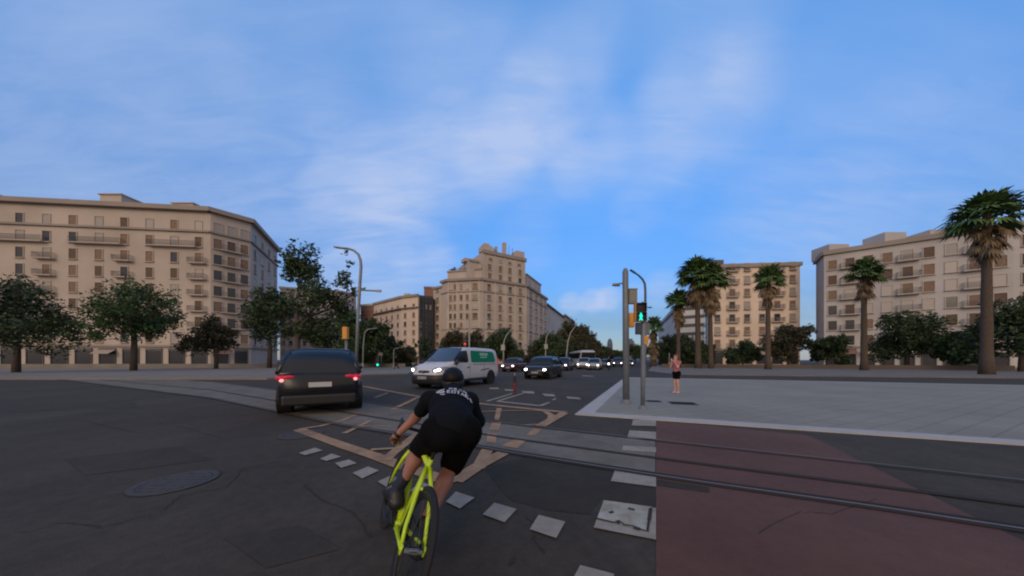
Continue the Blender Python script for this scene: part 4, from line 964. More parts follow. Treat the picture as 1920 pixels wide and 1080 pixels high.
small_signal('small pedestrian signal lit green beside the left trees', 708.5, 44, 668, 688, 6, 'green_on', 684)
small_signal('low signal lit green beside the tall palm trunks at right', 1310, 52, 662, 678, 5, 'green_on', 672.5)
small_signal('red signal just above the roof of the van', 872, 36, 636, 656, 6, 'red_on', 645, col='red_on' if 0 else 'black')
def name_panel():
    t = thing('street_sign', 'small pale sign plate on a post left of the pedestrian in black', 'sign', (tpx(713.5, 44.5), 44.5, 0)); k = 44.5 / F
    m = MB(); m.tube([(.1, .03, 0), (.1, .03, CH + (HOR - 662) * k)], .045, 8); m.obj('post', M['galv'], t, smooth=True)
    m = MB(); m.box((0, 0, CH + (HOR - 664) * k), (8 * k, .04, 6 * k)); m.obj('plate', M['farpave'], t, bevel=.01)
name_panel()
def bollard():
    b = G(965, 739.5); t = thing('bollard', 'thin flexible bollard in red and black with a pale top, at the lane split', 'bollard', (b.x, b.y, 0))
    r = .055
    m = MB(); m.lathe([(0, 0), (.11, 0), (.11, .02), (r, .045)], 16); m.obj('base', M['black'], t, smooth=True)
    for z0, z1, mm in ((.045, .30, 'bred'), (.30, .37, 'black'), (.37, .62, 'bred'), (.62, .70, 'black')):
        pass
    m = MB(); m.lathe([(r, .045), (r, .72), (r * .9, .75), (0, .76)], 16); m.obj('post', mat('bollard_red', (.16, .010, .012), .5), t, smooth=True)
    m = MB(); m.lathe([(r + .003, .47), (r + .003, .72), (r + .001, .745), (r * .5, .775), (0, .78)], 16); m.lathe([(r + .003, .12), (r + .003, .16)], 16); m.obj('black_band', M['black'], t, smooth=True)
    m = MB(); m.lathe([(.028, .77), (.026, .86), (.012, .88), (0, .885)], 10); m.obj('tip', M['galv'], t, smooth=True)
bollard()
def hedge(label, pts, h, th, n, leaf, seed):
    rnd = random.Random(seed); mb = MB(); st = MB(); P_ = [Vector(p) for p in pts]; seg = [(b - a).length for a, b in zip(P_, P_[1:])]; T_ = sum(seg)
    o0 = P_[0].copy()
    t = thing('hedge', label, 'hedge', o0)
    for _ in range(n):
        u = rnd.random() * T_; i = 0
        while u > seg[i]: u -= seg[i]; i += 1
        d = (P_[i + 1] - P_[i]).normalized(); nn = Vector((-d.y, d.x, 0)); hh = h * (.78 + .22 * math.sin(u * 1.1 + i) * math.sin(u * .37 + 2))
        p = P_[i] + d * u + nn * rnd.uniform(-th, th) + Vector((0, 0, hh * rnd.random() ** .7)) - o0; s_ = .38 * (.6 + .8 * rnd.random())
        a = Vector((rnd.gauss(0, 1), rnd.gauss(0, 1), rnd.gauss(0, .7))).normalized(); b = a.cross(Vector((rnd.gauss(0, 1), rnd.gauss(0, 1), rnd.gauss(0, 1)))).normalized()
        mb.add([p - a * s_ * .5, p + b * s_ * .3, p + a * s_ * .55, p - b * s_ * .3], [(0, 1, 2, 3)])
    mb.obj('foliage', M[leaf], t)
    k = 0.0
    while k < T_:
        u = k; i = 0
        while u > seg[i]: u -= seg[i]; i += 1
        d = (P_[i + 1] - P_[i]).normalized(); p = P_[i] + d * u - o0; st.tube([p, p + Vector((.1, 0, h * .7))], [.07, .03], 5); k += 2.2
    st.obj('stems', M['bark'], t); return t
hedge('tall dark hedge behind the woman and the palm trunks at right', [(tpx(1236, 76), 76, 0), (tpx(1338, 74), 74, 0)], 6.2, 1.3, 16000, 'leaf_dark', 5)
hedge('dark hedge along the back of the left pavement, behind the lamp posts', [(tpx(628, 60), 60, 0), (tpx(772, 64), 64, 0)], 4.2, 1.3, 13000, 'leaf_dark', 6)
# low wall and hedge line behind the far pavements
def low_wall(label, pts, h, m):
    t = MB()
    for a, b in zip(pts, pts[1:]):
        a = Vector(a); b = Vector(b); d = (b - a).normalized(); n = Vector((-d.y, d.x, 0)) * .2
        t.prism([a - n, b - n, b + n, a + n], 0, h)
    o = t.obj('low_wall', M[m], fixn=True); tag(o, label, 'wall'); return o
low_wall('low dark stone wall along the back of the far left pavement', [G(-900, 693), G(640, 689.5), G(760, 689.5)], .75, 'farpave')
low_wall('low brown wall at the foot of the palms at right', [G(1240, 690), G(1347, 691), G(1900, 696)], .7, 'wallbrown')

# ------------------------------------------------------------------ vehicles
def paint(name, c, rough=0.30, metal=0.0): return mat(name, c, rough, 0.0, coat=0.15, spec=0.4)
def curve_at(tab, x):
    if x <= tab[0][0]: return tab[0][1]
    for (x0, a), (x1, b) in zip(tab, tab[1:]):
        if x0 <= x <= x1: t = (x - x0) / (x1 - x0); t = t * t * (3 - 2 * t) if False else t; return a + (b - a) * t
    return tab[-1][1]
def wheel(t, x, y, r, w, side, rimm='rim'):
    o = bpy.data.objects.new('wheel', None); COL.objects.link(o); o.parent = t; o.location = (x, y, r)
    m = MB(); m.lathe([(r * .64, -w / 2), (r * .93, -w / 2), (r, -w * .36), (r, w * .36), (r * .93, w / 2), (r * .64, w / 2), (r * .60, w * .3), (r * .60, -w * .3)], 28, axis='Y', closed=True); m.obj('tyre', M['rubber'], o, smooth=True)
    m = MB(); s = side
    m.lathe([(0, s * w * .42), (r * .12, s * w * .42), (r * .13, s * w * .34), (0, s * w * .34)], 16, axis='Y')
    m.lathe([(r * .56, s * w * .45), (r * .66, s * w * .45), (r * .66, s * w * .1), (r * .56, s * w * .1)], 28, axis='Y', closed=True)
    for k in range(5):
        a = 2 * math.pi * k / 5 + .3
        m.box((math.cos(a) * r * .34, s * w * .38, math.sin(a) * r * .34), (r * .50, .03, r * .15), M=Matrix.Rotation(-a, 3, 'Y'))
    m.lathe([(0, s * w * .05), (r * .6, s * w * .05)], 20, axis='Y')
    m.obj('rim', M[rimm], o)
    return o
def body_ring(x, z0, zs, zt, w, tk=0.90, n=3):
    """closed section of the lower body: sill, flank, shoulder, deck"""
    half = [(w * .80, z0), (w * .95, z0 + .05), (w * .985, z0 + .16), (w, z0 + (zs - z0) * .55), (w * .985, zs - .03), (w * .955, zs + .03), (w * tk, zt - .012), (w * tk * .6, zt + .010), (0, zt + .02)]
    pts = [(x, y, z) for y, z in half] + [(x, -y, z) for y, z in half[-2::-1]]
    return pts
def roof_ring(x, zb, zr, wb, wr):
    half = [(wb, zb), (wb * .5 + wr * .5, zb * .5 + zr * .5 + .01), (wr, zr - .055), (wr * .93, zr - .018), (wr * .6, zr + .006), (0, zr + .015)]
    return [(x, y, z) for y, z in half] + [(x, -y, z) for y, z in half[-2::-1]]
def car(name, label, cat, loc, heading, L, W, H, pm, group=None, suv=False, lit=True, tail=False, wheels=True, r=.34, rimm='rim', back_slope=.55, lampm='lamp', detail=True, hood=0.26):
    t = thing(name, label, cat, loc, heading, group)
    hl, hw = L / 2, W / 2; z0 = .20 if not suv else .24
    hoodz = H * (.60 if suv else .585); nose = hoodz * .80; belt = hoodz + .04; deck = H * (.64 if suv else .63)
    wsx = hl - L * hood; rsx = wsx - H * (.42 if suv else .52); rex = -hl + L * (.02 if suv else .06); rtx = rex + L * (.10 if suv else back_slope * .30)
    top = [(-hl, deck * .86), (-hl + .06, deck * .94), (-hl + .25, deck), (wsx, belt), (wsx + .3, hoodz), (hl - .35, hoodz * .93), (hl - .10, nose), (hl, nose * .86)]
    zb_ = [(-hl, .42), (-hl + .15, .28), (-hl + .35, z0), (hl - .5, z0), (hl - .12, z0 + .02), (hl, z0 + .14)]
    wd = [(-hl, hw * .78), (-hl + .12, hw * .90), (-hl + .5, hw * .98), (-hl + 1.2, hw), (hl - 1.3, hw), (hl - .6, hw * .96), (hl - .2, hw * .87), (hl - .05, hw * .76), (hl, hw * .66)]
    xs = sorted(set([-hl, -hl + .06, -hl + .15, -hl + .3, -hl + .55, -hl + 1.0] + [wsx, wsx + .3, hl - .9, hl - .6, hl - .35, hl - .2, hl - .1, hl - .04, hl] + [-hl + L * k / 10 for k in range(3, 7)]))
    m = MB(); m.loft([body_ring(x, curve_at(zb_, x), curve_at(top, x) - .10 if x < wsx else curve_at(top, x) - .08, curve_at(top, x), curve_at(wd, x)) for x in xs])
    m.obj('body', pm, t, smooth=True, fixn=True)
    # greenhouse: glass block with painted roof and pillars
    wb = hw * .90; wr = hw * .72; st = [(wsx + .02, belt - .03, belt - .01), ]
    gx = [wsx + .03, wsx * .75 + rsx * .25, wsx * .4 + rsx * .6, rsx, (rsx + rtx) * .5, rtx, rtx * .5 + rex * .5, rex]
    def zr(x):
        if x >= rsx: tt = (wsx + .03 - x) / (wsx + .03 - rsx); return belt + (H - .03 - belt) * math.sin(tt * math.pi / 2) ** .9
        if x <= rtx: tt = (x - rex) / (rtx - rex); return deck + (H - .06 - deck) * (tt ** .75)
        return H - .06 + .06 * math.sin(math.pi * (x - rtx) / (rsx - rtx)) ** .7 if rtx < x < rsx else H - .06
    def wr_(x): zz = (zr(x) - belt) / (H - belt); return wb + (wr - wb) * max(0, min(1, zz))
    rings = []
    for x in gx:
        z = max(zr(x), belt + .012); rings.append(roof_ring(x, belt - .05, z, wb, wr_(x)))
    m = MB(); m.loft(rings); m.obj('window_glass', M['glass'], t, smooth=True, fixn=True)
    m = MB(); rr = []
    for x in [rsx - .02, rsx * .75 + rtx * .25, (rsx + rtx) * .5, rsx * .25 + rtx * .75, rtx + .02]:
        z = zr(x) + .012; w = wr_(x) + .008
        half = [(w + .002, z - .085), (w + .004, z - .055), (w * .93, z - .016), (w * .6, z + .008), (0, z + .017)]
        rr.append([(x, y, zz) for y, zz in half] + [(x, -y, zz) for y, zz in half[-2::-1]])
    m.loft(rr); m.obj('roof', pm, t, smooth=True, fixn=True)
    for s in (-1, 1):
        for pts, rr_ in (([(wsx + .02, s * wb, belt - .03), (wsx * .5 + rsx * .5, s * (wb + wr_(wsx * .5 + rsx * .5)) * .5 + s * .01, (belt + zr(wsx * .5 + rsx * .5)) * .5 + .14), (rsx, s * (wr + .005), H - .085)], .034),
                         ([(rsx - .95, s * (wb + .004), belt - .03), (rsx - 1.0, s * (wr + .012), H - .11)], .035),
                         ([(rex + .05, s * (wb - .0), deck - .03), (rtx + .02, s * (wr + .005), H - .12)], .075 if suv else .06)):
            m = MB(); m.tube(pts, rr_, 6); m.obj('pillar', pm, t, smooth=True)
    ax = hl - L * .19; bx_ = -hl + L * .20
    for s in (-1, 1):
        for wx in (ax, bx_):
            m = MB(); m.lathe([(0, s * (curve_at(wd, wx) * 1.0 + .006)), (r * 1.17, s * (curve_at(wd, wx) + .006)), (r * 1.17, s * (curve_at(wd, wx) - .30))], 24, axis='Y', c=(wx, 0, r + .01)); m.obj('wheel_arch', M['black'], t)
        m = MB(); m.box((0, s * (hw * .97), z0 + .06), (L * .46, .04, .10)); m.obj('sill_trim', M['black'], t)
    for s in (-1, 1):
        for wx in (ax, bx_): wheel(t, wx, s * (curve_at(wd, wx) - .085), r, .22, s, rimm)
    # nose
    fx = hl
    m = MB(); m.box((hl - .03, 0, nose * .66), (.10, W * .48, .17)); m.box((hl - .02, 0, z0 + .14), (.10, W * .56, .12)); m.obj('grille', M['black'], t, bevel=.02)
    for s in (-1, 1):
        m = MB(); m.ico((hl - .13, s * hw * .70, nose * .90), 1, (.13, .18, .075), 14, 8)
        o = m.obj('headlight', M['galv' if lit else 'rim'], t, smooth=True)
        if lit: m = MB(); m.ico((hl - .035, s * hw * .69, nose * .885), 1, (.07, .12, .075), 12, 8); m.obj('lit_lens', M[lampm], o, smooth=True)
        m = MB(); m.ico((wsx - .12, s * (hw + .09), belt + .06), 1, (.07, .11, .075), 10, 7); m.tube([(wsx - .12, s * (hw * .88), belt), (wsx - .12, s * (hw + .04), belt + .03)], .025, 6); m.obj('mirror', pm, t, smooth=True)
        m = MB(); m.box((-hl + .09, s * hw * .72, deck * .86), (.16, W * .17, .13)); m.obj('tail_light', M['tail'], t, bevel=.03)
    if detail:
        m = MB(); m.box((hl + .015, 0, z0 + .27), (.02, .5, .11)); o = m.obj('number_plate', M['plate'], t)
        m = MB()
        for k in range(7):
            if k != 4: m.box((hl + .027, -.19 + k * .063, z0 + .27), (.004, .036, .065))
        m.obj('plate_characters', M['plateink'], o)
        m = MB()
        for s in (-1, 1):
            for x in (ax - .72, bx_ + .62 + (L - 4.3) * .3): m.box((x - .5 * 0, s * (hw + .0), (belt + z0) * .52), (.012, .012, belt - z0 - .25))
            for x in (rsx - .75, rsx - 1.65): m.box((x, s * (hw * .985 + .01), belt - .11), (.16, .03, .025))
        m.obj('door_line', M['black'], t)
    return t
def heading_to(px_vp): # heading of a vehicle that drives towards the camera parallel to the line through px_vp on the horizon
    d = Vector(((px_vp - CXP) / F, 1, 0)).normalized(); return math.atan2(-d.y, -d.x)
P_BLACK = paint('paint_black', (0.008, 0.009, 0.012), .25, .2); P_DRED = paint('paint_dark_red', (0.070, 0.012, 0.014)); P_BLUE = paint('paint_dark_blue', (0.018, 0.026, 0.042))
P_WHITE = mat('paint_white', (0.50, 0.50, 0.515), 0.35, 0.0, coat=0.25); P_SILVER = paint('paint_silver', (0.32, 0.33, 0.35), .3, .5); P_GREY = paint('paint_grey', (0.09, 0.095, 0.10))
def at_front(px, py, head, L):      # body centre from the picture point under the middle of the front bumper
    p = G(px, py); return Vector((p.x - math.cos(head) * L / 2, p.y - math.sin(head) * L / 2, 0))
h = heading_to(1190); car('parked_car', 'shiny black car with both headlamps lit, alone in its lane right of the bollard', 'car', at_front(1004, 711.5, h, 4.6), h, 4.9, 2.02, 1.68, P_BLACK, suv=True, r=.36, lampm='lamp').name = 'car'
h = heading_to(1160); car('car', 'dark red car with lit headlamps between the van and the black car', 'car', at_front(952, 697.5, h, 4.3), h, 4.4, 1.82, 1.68, P_DRED, suv=True, group='cars driving up the avenue', lampm='lamp')
h = heading_to(1180); car('car', 'dark blue car half hidden directly behind the black car', 'car', at_front(1051, 695.5, h, 4.5), h, 4.5, 1.85, 1.75, P_BLUE, suv=True, group='cars driving up the avenue', lampm='lamp')
TR = 'cars driving up the avenue'
for (px, py, L, W, H, pm, lab, suv, lm) in (
    (1092, 692.5, 4.6, 1.9, 1.75, P_WHITE, 'white car with low lit headlamps under the windscreen of the coach', True, 'lamp'),
    (1112, 694, 4.5, 1.85, 1.65, P_SILVER, 'silver car with very bright headlamps right in front of the coach', False, 'lamp'),
    (1134, 689, 4.4, 1.8, 1.6, P_GREY, 'small grey car with one pair of lamps just right of the coach', False, 'lampdim'),
    (1158, 688.5, 4.7, 1.95, 1.9, P_BLUE, 'dark blue tall car with lit lamps just left of the grey camera pole', True, 'lamp'),
    (1180, 687, 4.4, 1.8, 1.6, P_GREY, 'dark car with lit lamps seen just right of the grey camera pole', False, 'lampdim'),
    (1146, 684, 4.4, 1.8, 1.5, P_SILVER, 'far pale car behind the motorcycle', False, 'lampdim'),
    (1170, 682.5, 4.4, 1.8, 1.5, P_WHITE, 'farthest car, a pale spot behind the dark blue tall car', False, 'lampdim')):
    h = heading_to(1175); car('car', lab, 'car', at_front(px, py, h, L), h, L, W, H, pm, suv=suv, group=TR, lampm=lm, detail=False)
# dark SUV leaving to the left, only its tail inside the picture's centre
sx = G(681, 772); hd = math.atan2(.87, -.5); suvL = 4.7
c = Vector((sx.x + math.cos(hd) * suvL / 2 - math.sin(hd) * .975, sx.y + math.sin(hd) * suvL / 2 + math.cos(hd) * .975, 0))
suv = car('car', 'near black car at the left with a red tail light, driving away from the camera', 'car', c, hd, suvL, 1.95, 1.72, P_BLACK, suv=True, lit=False, r=.38, detail=False)
for sy in (-1, 1):
    m = MB(); m.ico((-suvL / 2 + .02, sy * .66, .98), 1, (.05, .12, .045), 12, 8); m.ico((-suvL / 2 + .10, sy * .80, .96), 1, (.12, .14, .07), 12, 8); o = m.obj('tail_light', M['tail'], suv, smooth=True)
    m = MB(); m.ico((-suvL / 2 - .005, sy * .79, .90), 1, (.05, .05, .045), 10, 7); m.obj('lit_lens', M['taillit'], o, smooth=True)
m = MB(); m.box((-suvL / 2 + .02, 0, .40), (.16, 1.6, .26)); m.obj('bumper', M['black'], suv, bevel=.05)
m = MB(); m.box((-suvL / 2 - .0, 0, .78), (.06, .5, .12)); m.obj('number_plate', M['plate'], suv)

def coach():
    h = R(-91); L = 12.0
    p = Vector((tpx(1104.5, 52), 52, 0)); loc = (p.x, p.y + L / 2, 0)
    t = thing('coach', 'white coach with a big dark windscreen behind the queue of cars', 'coach', loc, h)
    hl = 6.0; hw = 1.38; H = 3.12
    def ring(x, w, zt, z0=.35): 
        half = [(w * .97, z0), (w, z0 + .3), (w, 1.9), (w * .965, zt - .35), (w * .90, zt - .10), (w * .75, zt), (0, zt + .04)]
        return [(x, y, z) for y, z in half] + [(x, -y, z) for y, z in half[-2::-1]]
    m = MB(); m.loft([ring(-hl, hw * .93, H - .25), ring(-hl + .2, hw, H - .04), ring(0, hw, H), ring(hl - .9, hw, H), ring(hl - .35, hw * .985, H - .12), ring(hl - .1, hw * .95, H - .45), ring(hl, hw * .90, H - .9)])
    m.obj('body', mat('coach_white', (.42, .40, .37), .35), t, smooth=True, fixn=True)
    m = MB(); m.loft([[(hl + .02, y, 1.35) for y in (-hw * .88, hw * .88)] + [(hl + .03, hw * .88, 2.15), (hl + .03, hw * .86, 2.74), (hl + .03, -hw * .86, 2.74), (hl + .03, -hw * .88, 2.15)],
                      [(hl - .2, y, 1.35) for y in (-hw * .88, hw * .88)] + [(hl - .2, hw * .86, 2.15), (hl - .3, hw * .84, 2.62), (hl - .3, -hw * .84, 2.62), (hl - .2, -hw * .86, 2.15)]]); m.obj('windscreen', mat('coach_glass', (.006, .008, .010), .25, spec=.2), t, fixn=True)
    for s in (-1, 1):
        for k in range(6): m = MB(); m.box((-hl + 1.5 + k * 1.75, s * (hw - .005), 2.2), (1.6, .05, 1.05)); m.obj('side_window', M['glass'], t)
        m = MB(); m.ico((hl - .05, s * hw * .72, .85), 1, (.08, .2, .11), 12, 8); o = m.obj('headlight', M['lampdim'], t, smooth=True)
        m = MB(); m.tube([(hl - .1, s * hw * .9, 2.9), (hl + .3, s * (hw + .12), 2.9), (hl + .3, s * (hw + .15), 2.6)], .03, 6); m.box((hl + .3, s * (hw + .15), 2.4), (.1, .2, .4)); m.obj('mirror', M['black'], t)
        for x in (hl - 2.6, -hl + 3.2): wheel(t, x, s * (hw - .14), .48, .28, s)
    for s in (-1, 1):
        for x in (hl - 2.6, -hl + 3.2): m = MB(); m.lathe([(0, s * (hw + .004)), (.58, s * (hw + .004)), (.58, s * (hw - .2))], 20, axis='Y', c=(x, 0, .5)); m.obj('wheel_arch', M['black'], t)
    m = MB(); m.box((hl - .02, 0, .45), (.1, hw * 1.7, .3)); m.obj('bumper', P_GREY, t, bevel=.03)
coach()

def motorbike(px, py, label):
    h = heading_to(1150); p = G(px, py); t = thing('motorcycle', label, 'motorcycle', p, h, group='motorcycles among the cars')
    m = MB()
    for x in (.72, -.62): m.lathe([(.20, -.05), (.30, -.06), (.31, 0), (.30, .06), (.20, .05)], 18, axis='Y', c=(x, 0, .31), closed=True)
    m.obj('wheel', M['rubber'], t, smooth=True)
    m = MB(); m.loft([[(x, y * w, z0 + (z1 - z0) * zz) for y, zz in ((-.6, 0), (-1, .5), (-.7, 1), (.7, 1), (1, .5), (.6, 0))] for x, w, z0, z1 in ((-.85, .08, .65, .8), (-.4, .16, .45, .85), (.1, .17, .3, .9), (.45, .2, .4, 1.0), (.62, .14, .6, 1.05))]); m.obj('body', P_BLACK, t, smooth=True, fixn=True)
    m = MB(); m.tube([(.72, 0, .31), (.5, 0, .95)], .035, 6); m.tube([(.42, -.36, 1.02), (.48, 0, 1.0), (.42, .36, 1.02)], .02, 6); m.obj('handlebar', M['galv'], t)
    m = MB(); m.ico((.62, 0, .88), 1, (.07, .11, .10), 12, 8); m.obj('headlight', M['lamp'], t, smooth=True)
    return t, h, p
mt1 = motorbike(1141.5, 694, 'motorcycle with its headlamp lit just right of the coach')

# the white delivery van
def van():
    L, W, H = 5.1, 1.96, 2.02; hl, hw = L / 2, W / 2
    hd = heading_to(1262)
    f = Vector((-4.20, 14.40, 0)); loc = Vector((f.x, f.y, 0)) - Vector((math.cos(hd), math.sin(hd), 0)) * hl
    t = thing('delivery_van', 'white delivery van with a green side panel and lit headlamps, behind the cyclist', 'van', loc, hd)
    t.scale = (1.05, 1.05, 1.04)
    z0 = .30
    # one painted shell; section at x: sill, flank, shoulder (belt 1.18), upper side leaning in, roof
    wsb, wst = hl - .95, hl - 1.95            # foot and head of the windscreen
    def top(x):
        tab = [(-hl, 1.80), (-hl + .10, 1.93), (-hl + .35, H - .02), (-.5, H), (wst - .1, H - .03), (wst, H - .07), (wsb, 1.22), (hl - .55, 1.13), (hl - .25, 1.03), (hl - .10, .90), (hl, .70)]
        return curve_at(tab, x)
    def wid(x): return curve_at([(-hl, hw * .93), (-hl + .12, hw * .975), (-hl + .6, hw), (hl - 1.2, hw), (hl - .7, hw * .97), (hl - .35, hw * .89), (hl - .12, hw * .76), (hl, hw * .60)], x)
    def bot(x): return curve_at([(-hl, .42), (-hl + .2, z0), (hl - .4, z0), (hl - .1, z0), (hl, z0 + .08)], x)
    def ring(x):
        zt = top(x); w = wid(x); b = bot(x); zs = min(1.18, zt - .07)
        wt = w - (w * .155) * max(0, min(1, (zt - 1.18) / (H - 1.18))) if zt > 1.25 else w * .97
        if zt > 1.25: half = [(w * .93, b), (w, b + .14), (w * 1.0, (b + zs) * .5), (w * .985, zs), (w * .955 * .5 + wt * .5, (zs + zt) * .5), (wt, zt - .13), (wt * .955, zt - .05), (wt * .85, zt - .012), (0, zt + .02)]
        else: half = [(w * .93, b), (w, b + .14), (w * 1.0, (b + zs) * .5), (w * .985, zs - .02), (w * .97, zs + .0), (w * .95, zs + .02), (w * .9, zt - .02), (w * .8, zt), (0, zt + .025)]
        return [(x, y, z) for y, z in half] + [(x, -y, z) for y, z in half[-2::-1]]
    xs = [-hl, -hl + .05, -hl + .12, -hl + .35, -hl + 1.2, -.5, .1, wst - .12, wst, wst + .25, wst + .5, wst + .75, wsb - .05, wsb, wsb + .15, hl - .55, hl - .4, hl - .25, hl - .17, hl - .10, hl - .05, hl]
    m = MB(); m.loft([ring(x) for x in xs]); m.obj('body', P_WHITE, t, smooth=True, fixn=True)
    # windscreen: panel lying on the slope
    m = MB(); a = []; b = []
    for i in range(9):
        v = -1 + i / 4
        a.append((wsb - .06 - .10 * v * v * .6, v * hw * .86, 1.235 + .015 - .02 * v * v)); b.append((wst + .06 - .09 * v * v * .5, v * hw * .75, H - .085 - .03 * v * v))
    off = Vector((.05, 0, .05))
    m.strip([Vector(p) + off for p in a], [Vector(p) + off for p in b]); m.strip([Vector(p) - off for p in b], [Vector(p) - off for p in a])
    k = 9; n = 9; m.add([Vector(p) + off for p in a] + [Vector(p) - off for p in a] + [Vector(p) + off for p in b] + [Vector(p) - off for p in b], [(i, i + 1, n + i + 1, n + i) for i in range(8)] + [(2 * n + i, 3 * n + i, 3 * n + i + 1, 2 * n + i + 1) for i in range(8)] + [(0, n, 3 * n, 2 * n), (n - 1, 3 * n - 1, 4 * n - 1, 2 * n - 1)])
    m.obj('windscreen', mat('van_windscreen', (.035, .055, .085), .08, spec=.8), t, smooth=False, fixn=True)
    def side_pt(x, z, s, out=.012):
        w = wid(x); wt = w - w * .155 * 1.0; tt = (z - 1.18) / (H - .13 - 1.18); y = w * .985 + (wt - w * .985) * tt if z > 1.18 else w
        return Vector((x, s * (y + out), z))
    def side_panel(pts, s, name, m_, parent, out=.012):
        mb = MB(); k = len(pts); vs = [side_pt(x, z, s, out) for x, z in pts] + [side_pt(x, z, s, -.02) for x, z in pts]
        mb.add(vs, [tuple(range(k)), tuple(range(k, 2 * k))[::-1]] + [(i, (i + 1) % k, k + (i + 1) % k, k + i) for i in range(k)])
        return mb.obj(name, m_, parent, fixn=True)
    gp = mat('green_panel', (.003, .165, .085), .5, spec=.2); tx = mat('panel_text', (.36, .60, .48), .5)
    for s in (-1, 1):
        side_panel([(1.42, 1.22), (1.52, 1.30), (1.42, 1.42), (1.10, 1.68), (.92, 1.80), (.45, 1.83), (.40, 1.78), (.38, 1.30), (.50, 1.22)], s, 'door_window', M['glass'], t)
        o = side_panel([(.10, 1.80), (.16, 1.26), (.06, 1.22), (-2.05, 1.22), (-2.20, 1.28), (-2.12, 1.72), (-1.98, 1.82), (.02, 1.84)], s, 'green_panel', gp, t)
        # pale lettering on the green panel: one large line, a small line below
        tm = MB(); rnd = random.Random(4)
        for k in range(7):
            xx = -.72 - k * .115 * 1.0; hh = .14
            for (dx, dz, sw, sh) in rnd.sample([(0, 0, .025, hh), (.035, hh / 2 - .012, .07, .025), (.035, -hh / 2 + .012, .07, .025), (.065, 0, .025, hh), (.035, 0, .07, .022)], 4):
                c = side_pt(xx + dx - .03, 1.66 + dz, s, .014); q = side_pt(xx + dx - .03, 1.70 + dz, s, .014) - c; 
                tm.box(c, (sw, .008, sh), M=Matrix.Rotation(math.atan2(-q.y, q.z), 3, 'X'))
        for k in range(9):
            c = side_pt(-.74 - k * .075, 1.50, s, .014); q = side_pt(-.7, 1.55, s, .014) - side_pt(-.7, 1.50, s, .014); tm.box(c, (.045, .008, .05 if k % 3 else .07), M=Matrix.Rotation(math.atan2(-q.y, q.z), 3, 'X'))
        tm.obj('panel_text', tx, o)
        tm = MB()
        for k in range(11): tm.box((-.72 - k * .075, s * (hw + .004), .80 + .012 * k * .6), (.05, .008, .05 if k % 3 else .075))
        tm.obj('door_text', mat('navy_text', (.03, .035, .07), .5), t)
        ln = MB()
        for x in (.28, 1.38 * 1.0, -1.0): ln.box((x, s * (hw + .0005), .78), (.012, .006, .80))
        ln.box((-1.1, s * (hw - .002), 1.13), (2.2, .016, .02)); ln.box((-.3, s * (hw - .0), .42), (3.0 * .55, .02, .012))
        ln.obj('door_line', M['poledark'], t)
        hn = MB(); hn.box((.42, s * (hw + .012), .98), (.17, .03, .045)); hn.obj('door_handle', M['black'], t, bevel=.01)
        sl = MB(); sl.box((-.05, s * (hw - .01), .34), (2.3, .06, .13)); sl.obj('sill_trim', M['black'], t, bevel=.02)
        mr = MB(); mr.ico((1.50, s * (hw + .12), 1.24), 1, (.07, .10, .13), 12, 8); mr.tube([(1.5, s * (hw - .06), 1.16), (1.5, s * (hw + .08), 1.2)], .035, 6); mr.obj('mirror', M['black'], t, smooth=True)
        hlm = MB(); c = (hl - .30, s * hw * .80, .93)
        hlm.loft([[(hl - .72, s * (hw * .955), .98), (hl - .72, s * (hw * .955), 1.02), (hl - .80, s * hw * .80, 1.05), (hl - .80, s * hw * .80, .98)],
                  [(hl - .38, s * (hw * .915), .86), (hl - .42, s * (hw * .90), 1.03), (hl - .50, s * hw * .70, 1.10), (hl - .45, s * hw * .70, .86)],
                  [(hl - .12, s * (hw * .795), .80), (hl - .15, s * (hw * .77), .965), (hl - .20, s * hw * .58, 1.0), (hl - .12, s * hw * .58, .80)],
                  [(hl - .03, s * (hw * .64), .80), (hl - .05, s * (hw * .63), .90), (hl - .08, s * hw * .50, .92), (hl - .06, s * hw * .50, .80)]])
        o = hlm.obj('headlight', mat('van_lamp_glass', (.25, .24, .24), .15, coat=.5), t, fixn=True)
        l = MB(); l.ico((hl - .19, s * hw * .795, .90), 1, (.10, .085, .055), 12, 8); l.ico((hl - .08, s * hw * .69, .855), 1, (.06, .085, .035), 12, 8); l.obj('lit_lens', M['lamp'], o, smooth=True)
        tl = MB(); tl.box((-hl + .04, s * hw * .885, 1.15), (.10, .14, .62)); tl.obj('tail_light', M['tail'], t, bevel=.03)
        for x in (hl - .98, -hl + .88): wheel(t, x, s * (hw - .10), .345, .22, s, 'darkrim')
    for s in (-1, 1):
        for x in (hl - .98, -hl + .88): ar = MB(); ar.lathe([(0, s * (hw + .003)), (.43, s * (hw + .003)), (.43, s * (hw - .3))], 28, axis='Y', c=(x, 0, .37)); ar.obj('wheel_arch', M['black'], t)
    # black lower bumper that wraps the corners
    bp = MB(); rg = []
    for v in [-1, -.96, -.88, -.72, -.5, -.2, .2, .5, .72, .88, .96, 1]:
        a = abs(v); x = hl + .025 - .80 * max(0, a - .5) ** 2.4 * 3.0; y = v * (hw + .012)
        if a >= .96: x -= .12 * (a - .95) * 20
        rg.append([(x - .02, y, .22), (x + .02, y, .30), (x + .03, y, .50), (x + .0, y, .66), (x - .15, y * .9, .68), (x - .2, y * .9, .22)])
    bp.loft(rg); bp.obj('bumper', M['black'], t, smooth=True, fixn=True)
